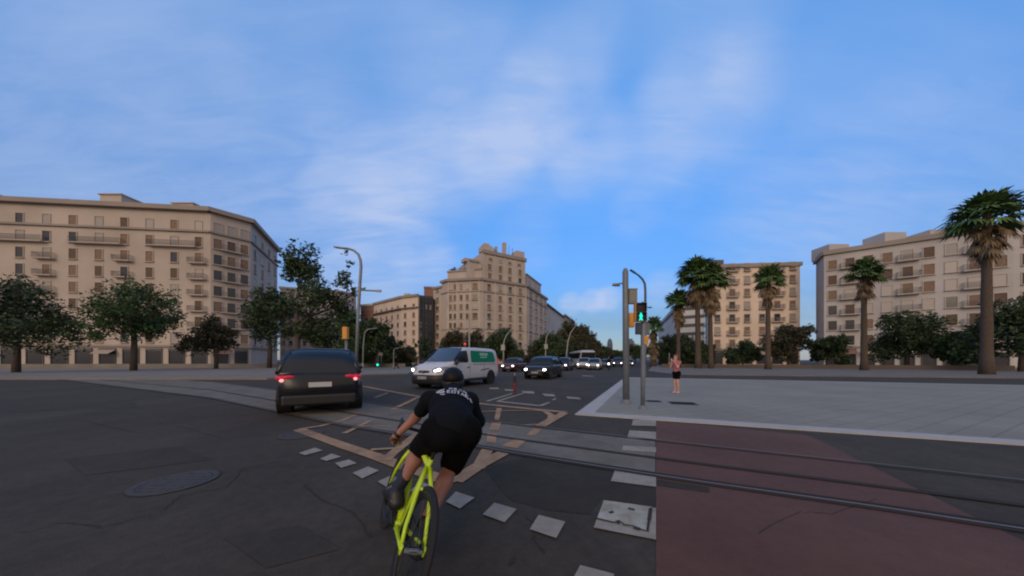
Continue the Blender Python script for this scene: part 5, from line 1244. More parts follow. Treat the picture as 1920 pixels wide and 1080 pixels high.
    g = MB(); g.loft([[(hl + .01 - .55 * abs(v) ** 2.6 * .4, v * hw * .62, .745 + .025 * abs(v)), (hl + .025 - .55 * abs(v) ** 2.6 * .4, v * hw * .62, .80), (hl - .035 - .55 * abs(v) ** 2.6 * .4, v * hw * .62, .865 - .02 * abs(v)), (hl - .2, v * hw * .55, .80)] for v in (-1, -.8, -.5, 0, .5, .8, 1)]); g.obj('grille', mat('grille_dark', (.008, .012, .03), .3), t, fixn=True)
    e = MB(); e.lathe([(0, .05), (.055, .045), (.06, .0)], 16, axis='X', c=(hl - .0, 0, .81)); e.lathe([(.05, .052), (.062, .055), (.062, .04)], 16, axis='X', c=(hl - .0, 0, .81)); e.obj('round_badge', M['rim'], t)
    n_ = MB(); n_.box((hl + .065, 0, .53), (.02, .52, .115)); o = n_.obj('number_plate', M['plate'], t)
    c = MB()
    for k in range(8):
        if k != 4: c.box((hl + .077, -.21 + k * .06, .53), (.004, .038, .07))
    c.obj('plate_characters', M['plateink'], o)
    wp = MB()
    wp.tube([(wsb - .0, .5, 1.27), (wsb - .25, -.1, 1.46)], .010, 5); wp.tube([(wsb - .0, -.1, 1.28), (wsb - .22, -.62, 1.44)], .010, 5); wp.obj('wiper', M['black'], t)
van()

# ------------------------------------------------------------------ people: smooth continuous bodies from blended tapered limbs
def sdf_mesh(caps, h=0.012, k=0.03, cuts=(), ell=()):
    """caps: (a, b, ra, rb[, k]).  returns verts, quads of the blended surface (surface nets)"""
    P0 = np.array([list(c[0]) for c in caps] + [list(c[1]) for c in caps]); rm = max(max(c[2], c[3]) for c in caps) + k + 2 * h
    lo = P0.min(0) - rm; hi = P0.max(0) + rm; n = np.ceil((hi - lo) / h).astype(int) + 1
    D = np.full(n, 9.0, np.float32)
    for c in caps:
        a = np.array(list(c[0]), np.float32); b = np.array(list(c[1]), np.float32); ra, rb = c[2], c[3]; kk = c[4] if len(c) > 4 else k
        pad = max(ra, rb) + 2.2 * kk + 2 * h
        i0 = np.maximum(0, np.floor((np.minimum(a, b) - pad - lo) / h).astype(int)); i1 = np.minimum(n, np.ceil((np.maximum(a, b) + pad - lo) / h).astype(int) + 1)
        X, Y, Z = np.meshgrid(*[lo[q] + h * np.arange(i0[q], i1[q]) for q in range(3)], indexing='ij')
        ab = b - a; L2 = float((ab * ab).sum()) + 1e-9
        t = np.clip(((X - a[0]) * ab[0] + (Y - a[1]) * ab[1] + (Z - a[2]) * ab[2]) / L2, 0, 1)
        d = np.sqrt((X - a[0] - t * ab[0]) ** 2 + (Y - a[1] - t * ab[1]) ** 2 + (Z - a[2] - t * ab[2]) ** 2) - (ra + (rb - ra) * t)
        sl = D[i0[0]:i1[0], i0[1]:i1[1], i0[2]:i1[2]]
        hh = np.clip(kk - np.abs(sl - d), 0, None) / kk
        D[i0[0]:i1[0], i0[1]:i1[1], i0[2]:i1[2]] = np.minimum(sl, d) - hh * hh * kk * .25
    for (p, nn) in cuts:      # keep the side the normal points away from
        X, Y, Z = np.meshgrid(*[lo[q] + h * np.arange(n[q]) for q in range(3)], indexing='ij')
        D = np.maximum(D, (X - p[0]) * nn[0] + (Y - p[1]) * nn[1] + (Z - p[2]) * nn[2])
    S = D < 0
    cnt = np.zeros(n - 1, np.float32); acc = np.zeros((*(n - 1), 3), np.float32)
    idx = np.stack(np.meshgrid(*[np.arange(q) for q in n], indexing='ij'), -1).astype(np.float32)
    for ax in range(3):
        sa = [slice(None)] * 3; sb = [slice(None)] * 3; sa[ax] = slice(0, -1); sb[ax] = slice(1, None); sa = tuple(sa); sb = tuple(sb)
        cr = S[sa] != S[sb]; t = np.where(cr, D[sa] / (D[sa] - D[sb] + 1e-12), 0)
        pos = idx[sa].copy(); pos[..., ax] += t
        o1, o2 = [q for q in range(3) if q != ax]
        for u in (0, 1):
            for v in (0, 1):     # four cells round this edge
                s1 = [slice(None)] * 3; s1[o1] = slice(u, n[o1] - 1 + u); s1[o2] = slice(v, n[o2] - 1 + v); s1 = tuple(s1)
                cc = cr[s1]; cnt += cc; acc += pos[s1] * cc[..., None]
    act = cnt > 0; ids = np.full(n - 1, -1, np.int64); ids[act] = np.arange(act.sum())
    V = acc[act] / cnt[act][:, None] * h + lo
    faces = []
    for ax in range(3):
        o1, o2 = [(1, 2), (2, 0), (0, 1)][ax]
        sa = [slice(None)] * 3; sb = [slice(None)] * 3; sa[ax] = slice(0, -1); sb[ax] = slice(1, None)
        cr = S[tuple(sa)] != S[tuple(sb)]; fl = S[tuple(sa)]
        e = np.argwhere(cr)
        e = e[(e[:, o1] > 0) & (e[:, o2] > 0) & (e[:, o1] < n[o1] - 1) & (e[:, o2] < n[o2] - 1)]
        q = []
        for u, v in ((1, 1), (0, 1), (0, 0), (1, 0)):
            f = e.copy(); f[:, o1] -= u; f[:, o2] -= v; q.append(ids[f[:, 0], f[:, 1], f[:, 2]])
        q = np.stack(q, 1); flip = ~fl[e[:, 0], e[:, 1], e[:, 2]]; q[flip] = q[flip][:, ::-1]; faces.append(q)
    Fc = np.concatenate(faces); Fc = Fc[(Fc >= 0).all(1)]
    return V, Fc
def sdf_obj(name, caps, m, parent, h=0.012, k=0.03, cuts=(), smooth_it=2):
    V, Fc = sdf_mesh(caps, h, k, cuts)
    me = bpy.data.meshes.new(name); me.from_pydata(V.tolist(), [], Fc.tolist()); me.materials.append(m); me.polygons.foreach_set('use_smooth', [True] * len(me.polygons)); me.update()
    o = bpy.data.objects.new(name, me); COL.objects.link(o)
    if smooth_it: s = o.modifiers.new('smooth', 'SMOOTH'); s.factor = .5; s.iterations = smooth_it
    if parent is not None:
        o.parent = parent
        if parent.get('_abs'): o.location = -parent.location
    return o
def hand_caps(wr, palm_dir, fwd, curl_dir, side, s=1.0, curl=1.0):
    """palm and five unequal curled fingers. palm_dir: wrist->knuckles, curl_dir: where the fingertips bend to, side: towards the thumb"""
    pd = Vector(palm_dir).normalized(); cdv = Vector(curl_dir).normalized(); sd_ = Vector(side).normalized(); wr = Vector(wr); C_ = []
    kn = wr + pd * .085 * s
    for u in (-.028, -.01, .01, .028): C_.append((wr + sd_ * u * .6 * s, kn + sd_ * u * s, .017 * s, .014 * s, .012))
    for u, ln in ((-.033, .058), (-.011, .070), (.011, .076), (.033, .068)):
        a = kn + sd_ * u * s; d1 = (pd * (1 - .35 * curl) + cdv * .55 * curl).normalized(); b = a + d1 * ln * .45 * s
        d2 = (pd * (1 - 1.1 * curl) + cdv * curl).normalized(); c_ = b + d2 * ln * .33 * s; d3 = (cdv - pd * .7 * curl + pd * (1 - curl)).normalized(); e = c_ + d3 * ln * .30 * s
        C_ += [(a, b, .0095 * s, .009 * s, .004), (b, c_, .009 * s, .0085 * s, .004), (c_, e, .0085 * s, .0072 * s, .004)]
    a = wr + sd_ * .026 * s + pd * .02 * s; b = a + (sd_ * .8 + pd * .7 + cdv * .2).normalized() * .04 * s; c_ = b + (pd * .8 + cdv * .7).normalized() * .034 * s
    C_ += [(a, b, .0125 * s, .0105 * s, .008), (b, c_, .0105 * s, .0085 * s, .005)]
    return C_
def head_caps(c, fwd, up, s=1.0):
    """skull, jaw, brow, nose, lips, ears"""
    f = Vector(fwd).normalized(); u = Vector(up); u = (u - f * u.dot(f)).normalized(); r = f.cross(u); c = Vector(c)
    q = lambda x, y, z: c + r * x * s + f * y * s + u * z * s
    C_ = [(q(0, -.02, .03), q(0, .02, .03), .083 * s, .078 * s, .02), (q(0, .02, -.02), q(0, .045, -.075), .066 * s, .034 * s, .03), (q(-.03, .03, -.03), q(-.012, .05, -.082), .04 * s, .022 * s, .02), (q(.03, .03, -.03), q(.012, .05, -.082), .04 * s, .022 * s, .02),
          (q(0, .086, .022), q(0, .112, -.018), .010 * s, .015 * s, .01), (q(-.03, .082, .03), q(.03, .082, .03), .014 * s, .014 * s, .012), (q(-.018, .086, -.052), q(.018, .086, -.052), .009 * s, .009 * s, .006),
          (q(-.080, -.005, .01), q(-.083, -.012, -.022), .017 * s, .012 * s, .006), (q(.080, -.005, .01), q(.083, -.012, -.022), .017 * s, .012 * s, .006)]
    return C_, q

# --- the bicycle
YAW, LEAN = R(116), R(21)
RC = Vector((-0.68, 1.656, 0.0))
bike = thing('bicycle', 'bright lime green bicycle with dark wheels, leaning to the right under the cyclist', 'bicycle', RC)
bike.rotation_mode = 'XYZ'; bike.rotation_euler = (LEAN, 0, YAW)
BM = Matrix.Translation(RC) @ Matrix.Rotation(YAW, 4, 'Z') @ Matrix.Rotation(LEAN, 4, 'X')
BB = Vector((.415, 0, .27)); SCL = Vector((.275, 0, .755)); HT = Vector((.80, 0, .80)); HB = Vector((.845, 0, .66)); FA = Vector((.99, 0, .34)); RA = Vector((0, 0, .34))
def flat_tube(mb, a, b, wa, da, wb_, db, n=10):
    """aero tube: narrow across (y), deep in the bike's plane"""
    a = Vector(a); b = Vector(b); d = (b - a).normalized(); s_ = Vector((0, 1, 0)); s_ = (s_ - d * s_.dot(d)).normalized(); v = d.cross(s_)
    mb.loft([[p + s_ * w * math.cos(t) + v * dd * math.sin(t) for t in [2 * math.pi * k / n for k in range(n)]] for p, w, dd in ((a, wa, da), (b, wb_, db))])
f = MB()
flat_tube(f, BB + Vector((.03, 0, .02)), HB + Vector((-.01, 0, .03)), .030, .055, .024, .050)
flat_tube(f, BB, SCL + Vector((-.005, 0, .03)), .019, .034, .017, .028)
flat_tube(f, SCL + Vector((-.01, 0, -.02)), HT + Vector((-.01, 0, -.03)), .017, .024, .019, .030)
flat_tube(f, HT + Vector((-.005, 0, .02)), HB, .022, .030, .024, .034)
f.ico(tuple(BB), .042, (1, 1.15, 1), 12, 8)
for s in (-1, 1):
    f.tube([SCL + Vector((-.005, s * .012, -.03)), SCL + Vector((-.10, s * .040, -.13)), RA + Vector((.07, s * .064, .09)), RA + Vector((.0, s * .067, .0))], [.016, .0145, .012, .011], 8)
    f.tube([BB + Vector((-.01, s * .025, 0)), BB + Vector((-.10, s * .040, .015)), RA + Vector((.10, s * .064, -.01)), RA + Vector((-.005, s * .067, 0))], [.017, .015, .011, .011], 8)
    f.box(tuple(RA + Vector((-.004, s * .067, 0))), (.045, .010, .05))
f.box(tuple(SCL + Vector((-.105, 0, -.14))), (.02, .085, .018))
f.obj('frame', M['lime'], bike, smooth=True, fixn=True)
fk = MB()
for s in (-1, 1): fk.tube([HB + Vector((.005, s * .030, .01)), HB + Vector((.015, s * .052, -.06)), FA + Vector((-.02, s * .055, .12)), FA + Vector((0, s * .056, 0))], [.017, .016, .012, .009], 8)
fk.ico(tuple(HB + Vector((.003, 0, -.005))), .038, (1, 1, .8), 10, 7); fk.obj('fork', M['lime'], bike, smooth=True)
def bwheel(c):
    o = bpy.data.objects.new('wheel', None); COL.objects.link(o); o.parent = bike; o.location = c
    m = MB(); m.lathe([(.340 + .019 * (math.cos(a) - 1), .0165 * math.sin(a)) for a in [2 * math.pi * k / 12 for k in range(12)]], 56, axis='Y', closed=True); m.obj('tyre', M['rubber'], o, smooth=True)
    m = MB(); m.lathe([(.308, -.012), (.302, -.013), (.272, -.008), (.262, 0), (.272, .008), (.302, .013), (.308, .012)], 56, axis='Y', closed=True); m.obj('rim', M['darkrim'], o, smooth=True)
    m = MB(); m.lathe([(.0, -.060), (.012, -.060), (.012, -.035), (.026, -.033), (.026, -.028), (.014, -.024), (.014, .024), (.026, .028), (.026, .033), (.012, .035), (.012, .060), (0, .060)], 14, axis='Y'); m.obj('hub', M['darkrim'], o, smooth=True)
    m = MB()
    for k in range(24):
        a = 2 * math.pi * k / 24; s = 1 if k % 2 else -1; a2 = a + .35 * (1 if (k // 2) % 2 else -1)
        m.tube([(.024 * math.cos(a2), s * .030, .024 * math.sin(a2)), (.268 * math.cos(a), 0, .268 * math.sin(a))], .0012, 4, caps=False)
    m.obj('spokes', M['darkrim'], o)
bwheel(RA); bwheel(FA)
m = MB(); m.box((-.03, 0, .345), (.03, .105, .018)); m.box((-.035, 0, .345), (.02, .05, .026)); m.obj('axle_cap', M['galv'], bike, bevel=.004)
sp = MB(); flat_tube(sp, SCL + Vector((-.002, 0, .02)), SCL + Vector((-.035, 0, .155)), .012, .020, .012, .018); sp.obj('seatpost', M['darkrim'], bike, smooth=True)
sdl = MB(); sz = SCL.z + .175
sdl.loft([[(SCL.x - .035 + x, y * w, sz + z * t + dz) for y, z in ((-1, 0), (-.85, -1), (0, -1.2), (.85, -1), (1, 0), (.7, .8), (0, 1), (-.7, .8))] for x, w, t, dz in ((-.13, .05, .010, .004), (-.11, .070, .016, .004), (-.05, .070, .018, .002), (.02, .038, .017, 0), (.10, .021, .014, -.002), (.15, .014, .010, -.006))])
sdl.obj('saddle', M['black'], bike, smooth=True, fixn=True)
BAR = Vector((.86, 0, .845))
hb = MB(); hb.tube([HT + Vector((0, 0, .02)), HT + Vector((-.005, 0, .045)), BAR], .019, 8); hb.obj('stem', M['black'], bike, smooth=True)
hb = MB()
for s in (-1, 1):
    hb.tube([BAR, BAR + Vector((0, s * .11, .0)), BAR + Vector((.012, s * .145, 0)), BAR + Vector((.06, s * .16, -.003)), BAR + Vector((.105, s * .16, -.03)), BAR + Vector((.105, s * .162, -.085)), BAR + Vector((.06, s * .165, -.125)), BAR + Vector((-.02, s * .168, -.135))], .0145, 8)
hb.obj('handlebar', M['black'], bike, smooth=True)
bl = MB()
for s in (-1, 1):
    bl.tube([BAR + Vector((.07, s * .16, .004)), BAR + Vector((.125, s * .158, .03)), BAR + Vector((.15, s * .158, .045))], [.016, .015, .010], 8); bl.tube([BAR + Vector((.135, s * .158, .02)), BAR + Vector((.15, s * .16, -.04)), BAR + Vector((.12, s * .165, -.085))], .006, 5)
bl.obj('brake_lever', M['black'], bike, smooth=True)
CA = R(30)
cv = Vector((math.cos(CA), 0, math.sin(CA)))
PL = BB + cv * .17 + Vector((0, .105, 0)); PR = BB - cv * .17 + Vector((0, -.105, 0))
ck = MB()
ck.tube([BB + Vector((0, .055, 0)), BB + cv * .17 + Vector((0, .070, 0))], [.016, .011], 8); ck.tube([BB + Vector((0, -.055, 0)), BB - cv * .17 + Vector((0, -.070, 0))], [.016, .011], 8)
ck.lathe([(.060, .043), (.098, .043), (.098, .047), (.060, .047)], 32, axis='Y', c=tuple(BB - Vector((0, .09, 0))), closed=True)
for k in range(5):
    a = 2 * math.pi * k / 5; ck.tube([BB + Vector((0, -.046, 0)), BB + Vector((.08 * math.cos(a), -.046, .08 * math.sin(a)))], .008, 5)
ck.tube([BB + Vector((0, -.06, 0)), BB + Vector((0, .06, 0))], .018, 10); ck.obj('crankset', M['darkrim'], bike, smooth=False)
for pp, s in ((PL, 1), (PR, -1)):
    m = MB(); m.box(tuple(pp), (.085, .07, .016)); m.box(tuple(pp + Vector((0, -s * .045, 0))), (.014, .03, .014)); m.obj('pedal', M['black'], bike, bevel=.004)
ch = MB(); rr_ = .030
ch.tube([BB + Vector((0, -.046, .098)), RA + Vector((0, -.046, .036)), RA + Vector((-.036, -.046, 0)), RA + Vector((0, -.046, -.036)), BB + Vector((0, -.046, -.098))], .0045, 5); ch.lathe([(.0, -.050), (.034, -.049), (.034, -.043), (0, -.042)], 20, axis='Y', c=tuple(RA)); ch.obj('chain', M['darkrim'], bike)

# --- the cyclist
def W(v): return BM @ Vector(v)
rider = thing('person', 'cyclist in black helmet and dark jersey with pale lettering, crouched over the lime bicycle', 'person', (RC.x, RC.y, 0), absolute=True)
fwd = Vector((math.cos(YAW), math.sin(YAW), 0)); leftv = Vector((-math.sin(YAW), math.cos(YAW), 0)); UP = Vector((0, 0, 1))
pelvis = P(846, 806, 2.06); hipL = P(820, 810, 2.04); hipR = P(872, 808, 2.09)
chest = P(846, 762, 2.30); shL = P(806, 750, 2.40); shR = P(880, 752, 2.44); neck = P(849, 733, 2.54); head = P(850, 717, 2.70)
pl_ = W(PL); pr_ = W(PR)
ankL = pl_ - fwd * .10 + UP * .10 - leftv * .045; ankR = pr_ - fwd * .07 + UP * .12 - leftv * .02
gripL = W(BAR + Vector((.04, .166, -.118))); gripR = W(BAR + Vector((.04, -.166, -.118)))
wrL = gripL + UP * .035 - fwd * .05; wrR = gripR + UP * .035 - fwd * .05
def bend(a, b, l1, l2, hint):
    d = b - a; L = min(d.length, (l1 + l2) * .999); e = d.normalized(); x = (l1 * l1 - l2 * l2 + L * L) / (2 * L); y = math.sqrt(max(0, l1 * l1 - x * x)); hv = Vector(hint); hv = (hv - e * hv.dot(e)).normalized()
    return a + e * x + hv * y
elL = P(778, 784, 2.50); elR = P(896, 790, 2.50)
kneeL = P(789, 838, 2.42); kneeR = P(848, 866, 2.38)
def dbg():
    for n_, p in dict(pelvis=pelvis, hipL=hipL, hipR=hipR, kneeL=kneeL, kneeR=kneeR, ankL=ankL, ankR=ankR, pl=pl_, pr=pr_, wrL=wrL, wrR=wrR, elL=elL, elR=elR, gripL=gripL, head=head, cluster=W(SCL), saddle=W(SCL + Vector((-.035, 0, .175))), bb=W(BB), ra=W(RA), fa=W(FA), bar=W(BAR), ht=W(HT), hb=W(HB), rtop=W(RA + Vector((0, 0, .34))), rbot=W(RA - Vector((0, 0, .34))), ftop=W(FA + Vector((0, 0, .34))), fbot=W(FA - Vector((0, 0, .34)))).items():
        print('DBG', n_, 'px', round(960 + F * p.x / p.y), 'py', round(HOR - F * (p.z - CH) / p.y), 'w', tuple(round(q, 2) for q in p))
    print('DBG arm', (shL - wrL).length, (shR - wrR).length, 'leg', (hipL - ankL).length, (hipR - ankR).length, 'torso', (neck - pelvis).length)
hf = (fwd * .9 + Vector((.25, .1, -.12))).normalized(); hup = (UP + fwd * .15).normalized()
hc, hq = head_caps(head, hf, hup, .86)
legs = []
def leg_caps(hip, knee, ank, toe):
    cb = knee + (ank - knee) * .3 - fwd * .018
    heel = ank - UP * .055 - fwd * .035; ball = ank + (toe - ank) * .6
    return [(hip, knee, .078, .058, .04), (knee, cb, .056, .060, .03), (cb, ank, .058, .036, .03), (ank, heel, .038, .034, .02), (heel, ball, .034, .033, .02), (ball, toe, .033, .024, .02)]
ank_back = lambda a: a - fwd * .012 - UP * .01
toeL = pl_ + fwd * .11 + UP * .03; toeR = pr_ + fwd * .11 + UP * .03
torso = [(hipL, hipR, .085, .085, .04), (pelvis + UP * .02, chest, .098, .105, .05), (pelvis + UP * .02, chest + leftv * .05, .085, .10, .04), (pelvis + UP * .02, chest - leftv * .05, .085, .10, .04), (shL - leftv * .0, shR, .060, .060, .05), (chest, neck - UP * .02, .10, .055, .05)]
body = torso + [(neck - UP * .03, head, .056, .052, .03)] + hc
body += [(shL, elL, .055, .041, .03), (elL, wrL, .041, .026, .02), (shR, elR, .055, .041, .03), (elR, wrR, .041, .026, .02)]
body += leg_caps(hipL, kneeL, ankL, toeL) + leg_caps(hipR, kneeR, ankR, toeR)
for wr, s in ((wrL, 1), (wrR, -1)): body += hand_caps(wr, fwd * .9 - UP * .45, fwd, -UP * .9 - fwd * .2 - leftv * s * .35, -leftv * s, 1.0, .8)
sdf_obj('body', body, M['skin'], rider, h=.0085, k=.025)
def grow(cs, g, k=None): return [(c[0], c[1], c[2] + g, c[3] + g) + ((k,) if k else tuple(c[4:5])) for c in cs]
slv = lambda a, b, t: a + (b - a) * t
jer = grow(torso[1:], .016) + [(shL, slv(shL, elL, .58), .066, .058, .03), (shR, slv(shR, elR, 1.0), .066, .058, .03), (elR, slv(elR, wrR, .15), .056, .05, .03), (pelvis + UP * .02, pelvis + UP * .02 + (chest - pelvis) * .3, .115, .115, .05),
      (pelvis + UP * .0 - leftv * .06, chest - leftv * .05 - UP * .03, .105, .105, .04), (pelvis + UP * .0 + leftv * .05, chest + leftv * .05 - UP * .03, .10, .105, .04)]
fold = random.Random(2)
for _ in range(16):   # loose cloth folds
    a = pelvis + (chest - pelvis) * fold.random() + leftv * fold.uniform(-.10, .10) - fwd * .04 + UP * .05; jer.append((a, a + leftv * fold.uniform(-.10, .10) + (chest - pelvis) * fold.uniform(-.2, .2), .045, .035, .03))
jer.append((chest + (neck - chest) * .6, neck - UP * .0, .085, .070, .04))
jersey = sdf_obj('jersey', jer, M['jersey'], rider, h=.011, k=.03)
sh = [(hipL, hipR, .108, .112, .05), (pelvis, pelvis + (chest - pelvis) * .2, .118, .11, .05), (pelvis - UP * .05 - fwd * .03, pelvis - UP * .045 + fwd * .08, .085, .08, .05), (W(SCL + Vector((-.125, 0, .185))), W(SCL + Vector((.03, 0, .20))), .078, .070, .05)]
for hp, kn, dw in ((hipL, kneeL, .0), (hipR, kneeR, .0)):
    e = slv(hp, kn, .90 if hp is hipL else .97); sh += [(hp, e, .100, .088, .05), (hp - UP * .03, e - UP * .03, .095, .086, .04)]
sdf_obj('shorts', sh, M['shorts'], rider, h=.011, k=.03)
for kn, an, toe, pd in ((kneeL, ankL, toeL, pl_), (kneeR, ankR, toeR, pr_)):
    sdf_obj('sock', [(slv(kn, an, .50 if kn is kneeL else .82), an, .055 if kn is kneeL else .050, .042, .02), (an, an - UP * .05 - fwd * .03, .044, .04, .02)], M['black'], rider, h=.009)
    heel = an - UP * .058 - fwd * .035
    o = sdf_obj('shoe', [(an - UP * .03, heel, .046, .044, .02), (heel, toe, .044, .036, .03), (an - UP * .01, slv(heel, toe, .7) + UP * .015, .045, .037, .03), (ank_back(an), heel, .045, .043, .03)], M['black'], rider, h=.009)
    q = MB(); d_ = (toe - heel).normalized()
    for u in (.0,): 
        q.tube([heel - leftv * .046 + UP * .005, heel - fwd * .047 + UP * .005, heel + leftv * .046 + UP * .005], .006, 5)
    q.tube([heel + leftv * .030 - fwd * .034 + UP * .03, heel + leftv * .044 + fwd * .01 + UP * .025], .009, 5); q.obj('reflective_patch', M['galv'], rider)
# helmet: ridged shell with vents
def helmet():
    u = (hup - hf * hup.dot(hf)).normalized(); r_ = hf.cross(u); c = head + u * .035 - hf * .005; m = MB(); n = 40; rows = 14
    vs = []
    for i in range(rows + 1):
        ph = math.pi * .60 * i / rows
        for k in range(n):
            th = 2 * math.pi * k / n; x = math.cos(th) * math.sin(ph); y = math.sin(th) * math.sin(ph); z = math.cos(ph)
            g = 1 + .035 * math.sin(x * 26) * (1 if z > .1 else 0) * (1 - abs(y) * .3)
            vs.append(c + r_ * x * .083 * g + hf * y * (.115 if y > 0 else .118) * g + u * z * .090 * g)
    fs = [(i * n + k, i * n + (k + 1) % n, (i + 1) * n + (k + 1) % n, (i + 1) * n + k) for i in range(rows) for k in range(n)]
    m.add(vs, fs); o = m.obj('helmet', mat('helmet_black', (.006, .0065, .008), .55, spec=.2), rider, smooth=True)
    s_ = o.modifiers.new('thick', 'SOLIDIFY'); s_.thickness = .014
    v = MB()
    for x in (-.05, -.017, .017, .05):
        for y in (-.085, -.02):
            p = c + r_ * x + hf * y + u * (.081 * math.sqrt(max(0, 1 - (x / .085) ** 2 - (y / .118) ** 2)) + .006); v.ico(tuple(p), 1, (.010, .022, .010), 8, 6)
    v.obj('vent', M['black'], rider, smooth=True)
    # dark hair under the rim
    sdf_obj('hair', [(hq(-.03, -.035, -.005), hq(.03, -.035, -.005), .072, .072), (hq(0, -.05, -.03), hq(0, -.045, -.055), .055, .04)], M['black'], rider, h=.01)
helmet()
# lettering on the back: strips laid onto the cloth
def lettering():
    dg = bpy.context.evaluated_depsgraph_get(); dg.update()
    ev = jersey.evaluated_get(dg); me = ev.to_mesh(); bv = BVHTree.FromPolygons([v.co[:] for v in me.vertices], [p.vertices[:] for p in me.polygons]); ev.to_mesh_clear()
    e2 = -(chest - pelvis).normalized(); e1 = (-leftv - e2 * (-leftv).dot(e2)).normalized(); nn = e1.cross(e2); 
    if nn.z < 0: nn = -nn
    O = slv(chest, neck, .10) ; m = MB()
    def stroke(pts, w):
        pr = []
        for (x, y) in pts:
            p = O + e1 * x + e2 * y + nn * .6; h_ = bv.ray_cast(p, -nn)
            if h_[0] is None: return
            pr.append((h_[0] + h_[1] * .003 if h_[1].dot(nn) > 0 else h_[0] - h_[1] * .003))
        a = []; b = []
        for i, p in enumerate(pr):
            d = (pr[min(i + 1, len(pr) - 1)] - pr[max(i - 1, 0)]).normalized(); s_ = d.cross(nn).normalized() * w / 2; a.append(p + s_ + nn * .002); b.append(p - s_ + nn * .002)
        m.strip(a, b); 
    arc = [(.030 * math.cos(a), .034 * math.sin(a)) for a in [R(50 + 26 * k) for k in range(11)]]
    stroke([(-.085 + x, -.005 + y) for x, y in arc], .020)
    stroke([(-.075 + .6 * x, .05 + .35 * y) for x, y in arc[:6]], .012)
    # upper line
    for k, gl in enumerate(([[(-.0, -.018), (0, .018)], [(0, -.018), (.022, -.016), (.022, .0), (0, .002)]], [[(0, -.018), (0, .018), (.020, .018)], [(0, 0), (.016, 0)], [(0, -.018), (.02, -.018)]],
                            [[(0, .018), (.010, -.018), (.022, .018)]], [[(0, -.018), (0, .018)], [(0, -.018), (.022, .018)], [(.022, -.018), (.022, .018)]])):
        for s_ in gl: stroke([(-.030 + k * .036 + x, -.028 + k * .004 + y) for x, y in s_], .009)
    for k, gl in enumerate(([[(0, -.018), (0, .018), (.022, .018)], [(0, -.018), (.02, -.018)], [(0, 0), (.018, 0)]], [[(0, -.018), (.0, .018), (.022, .018), (.022, -.018), (0, -.018)]], [[(0, -.018), (.024, -.018)], [(.012, -.018), (.012, .018)]],
                            [[(0, .018), (.011, -.018), (.022, .018)], [(.004, .006), (.018, .006)]], [[(0, -.018), (0, .018)], [(0, -.018), (.02, -.01), (0, .0), (.022, .018)]], [[(.02, -.018), (0, -.01), (.02, .008), (0, .018)]])):
        for s_ in gl: stroke([(-.045 + k * .034 + x, .030 + k * .003 + y) for x, y in s_], .010)
    m.obj('back_print', M['print'], rider)
    p2 = MB(); q = shR  # small grey reflective mark on the right forearm side
lettering()
m = MB(); q = P(888, 800, 2.425); m.tube([q + UP * .022 + leftv * .008, q - UP * .022 - leftv * .008], .010, 6); m.obj('sleeve_mark', M['galv'], rider)
# band on the left wrist
m = MB(); q = slv(elL, wrL, .93); d_ = (wrL - elL).normalized(); m.tube([q - d_ * .012, q + d_ * .012], .031, 14); m.obj('wristband', M['black'], rider, smooth=True)

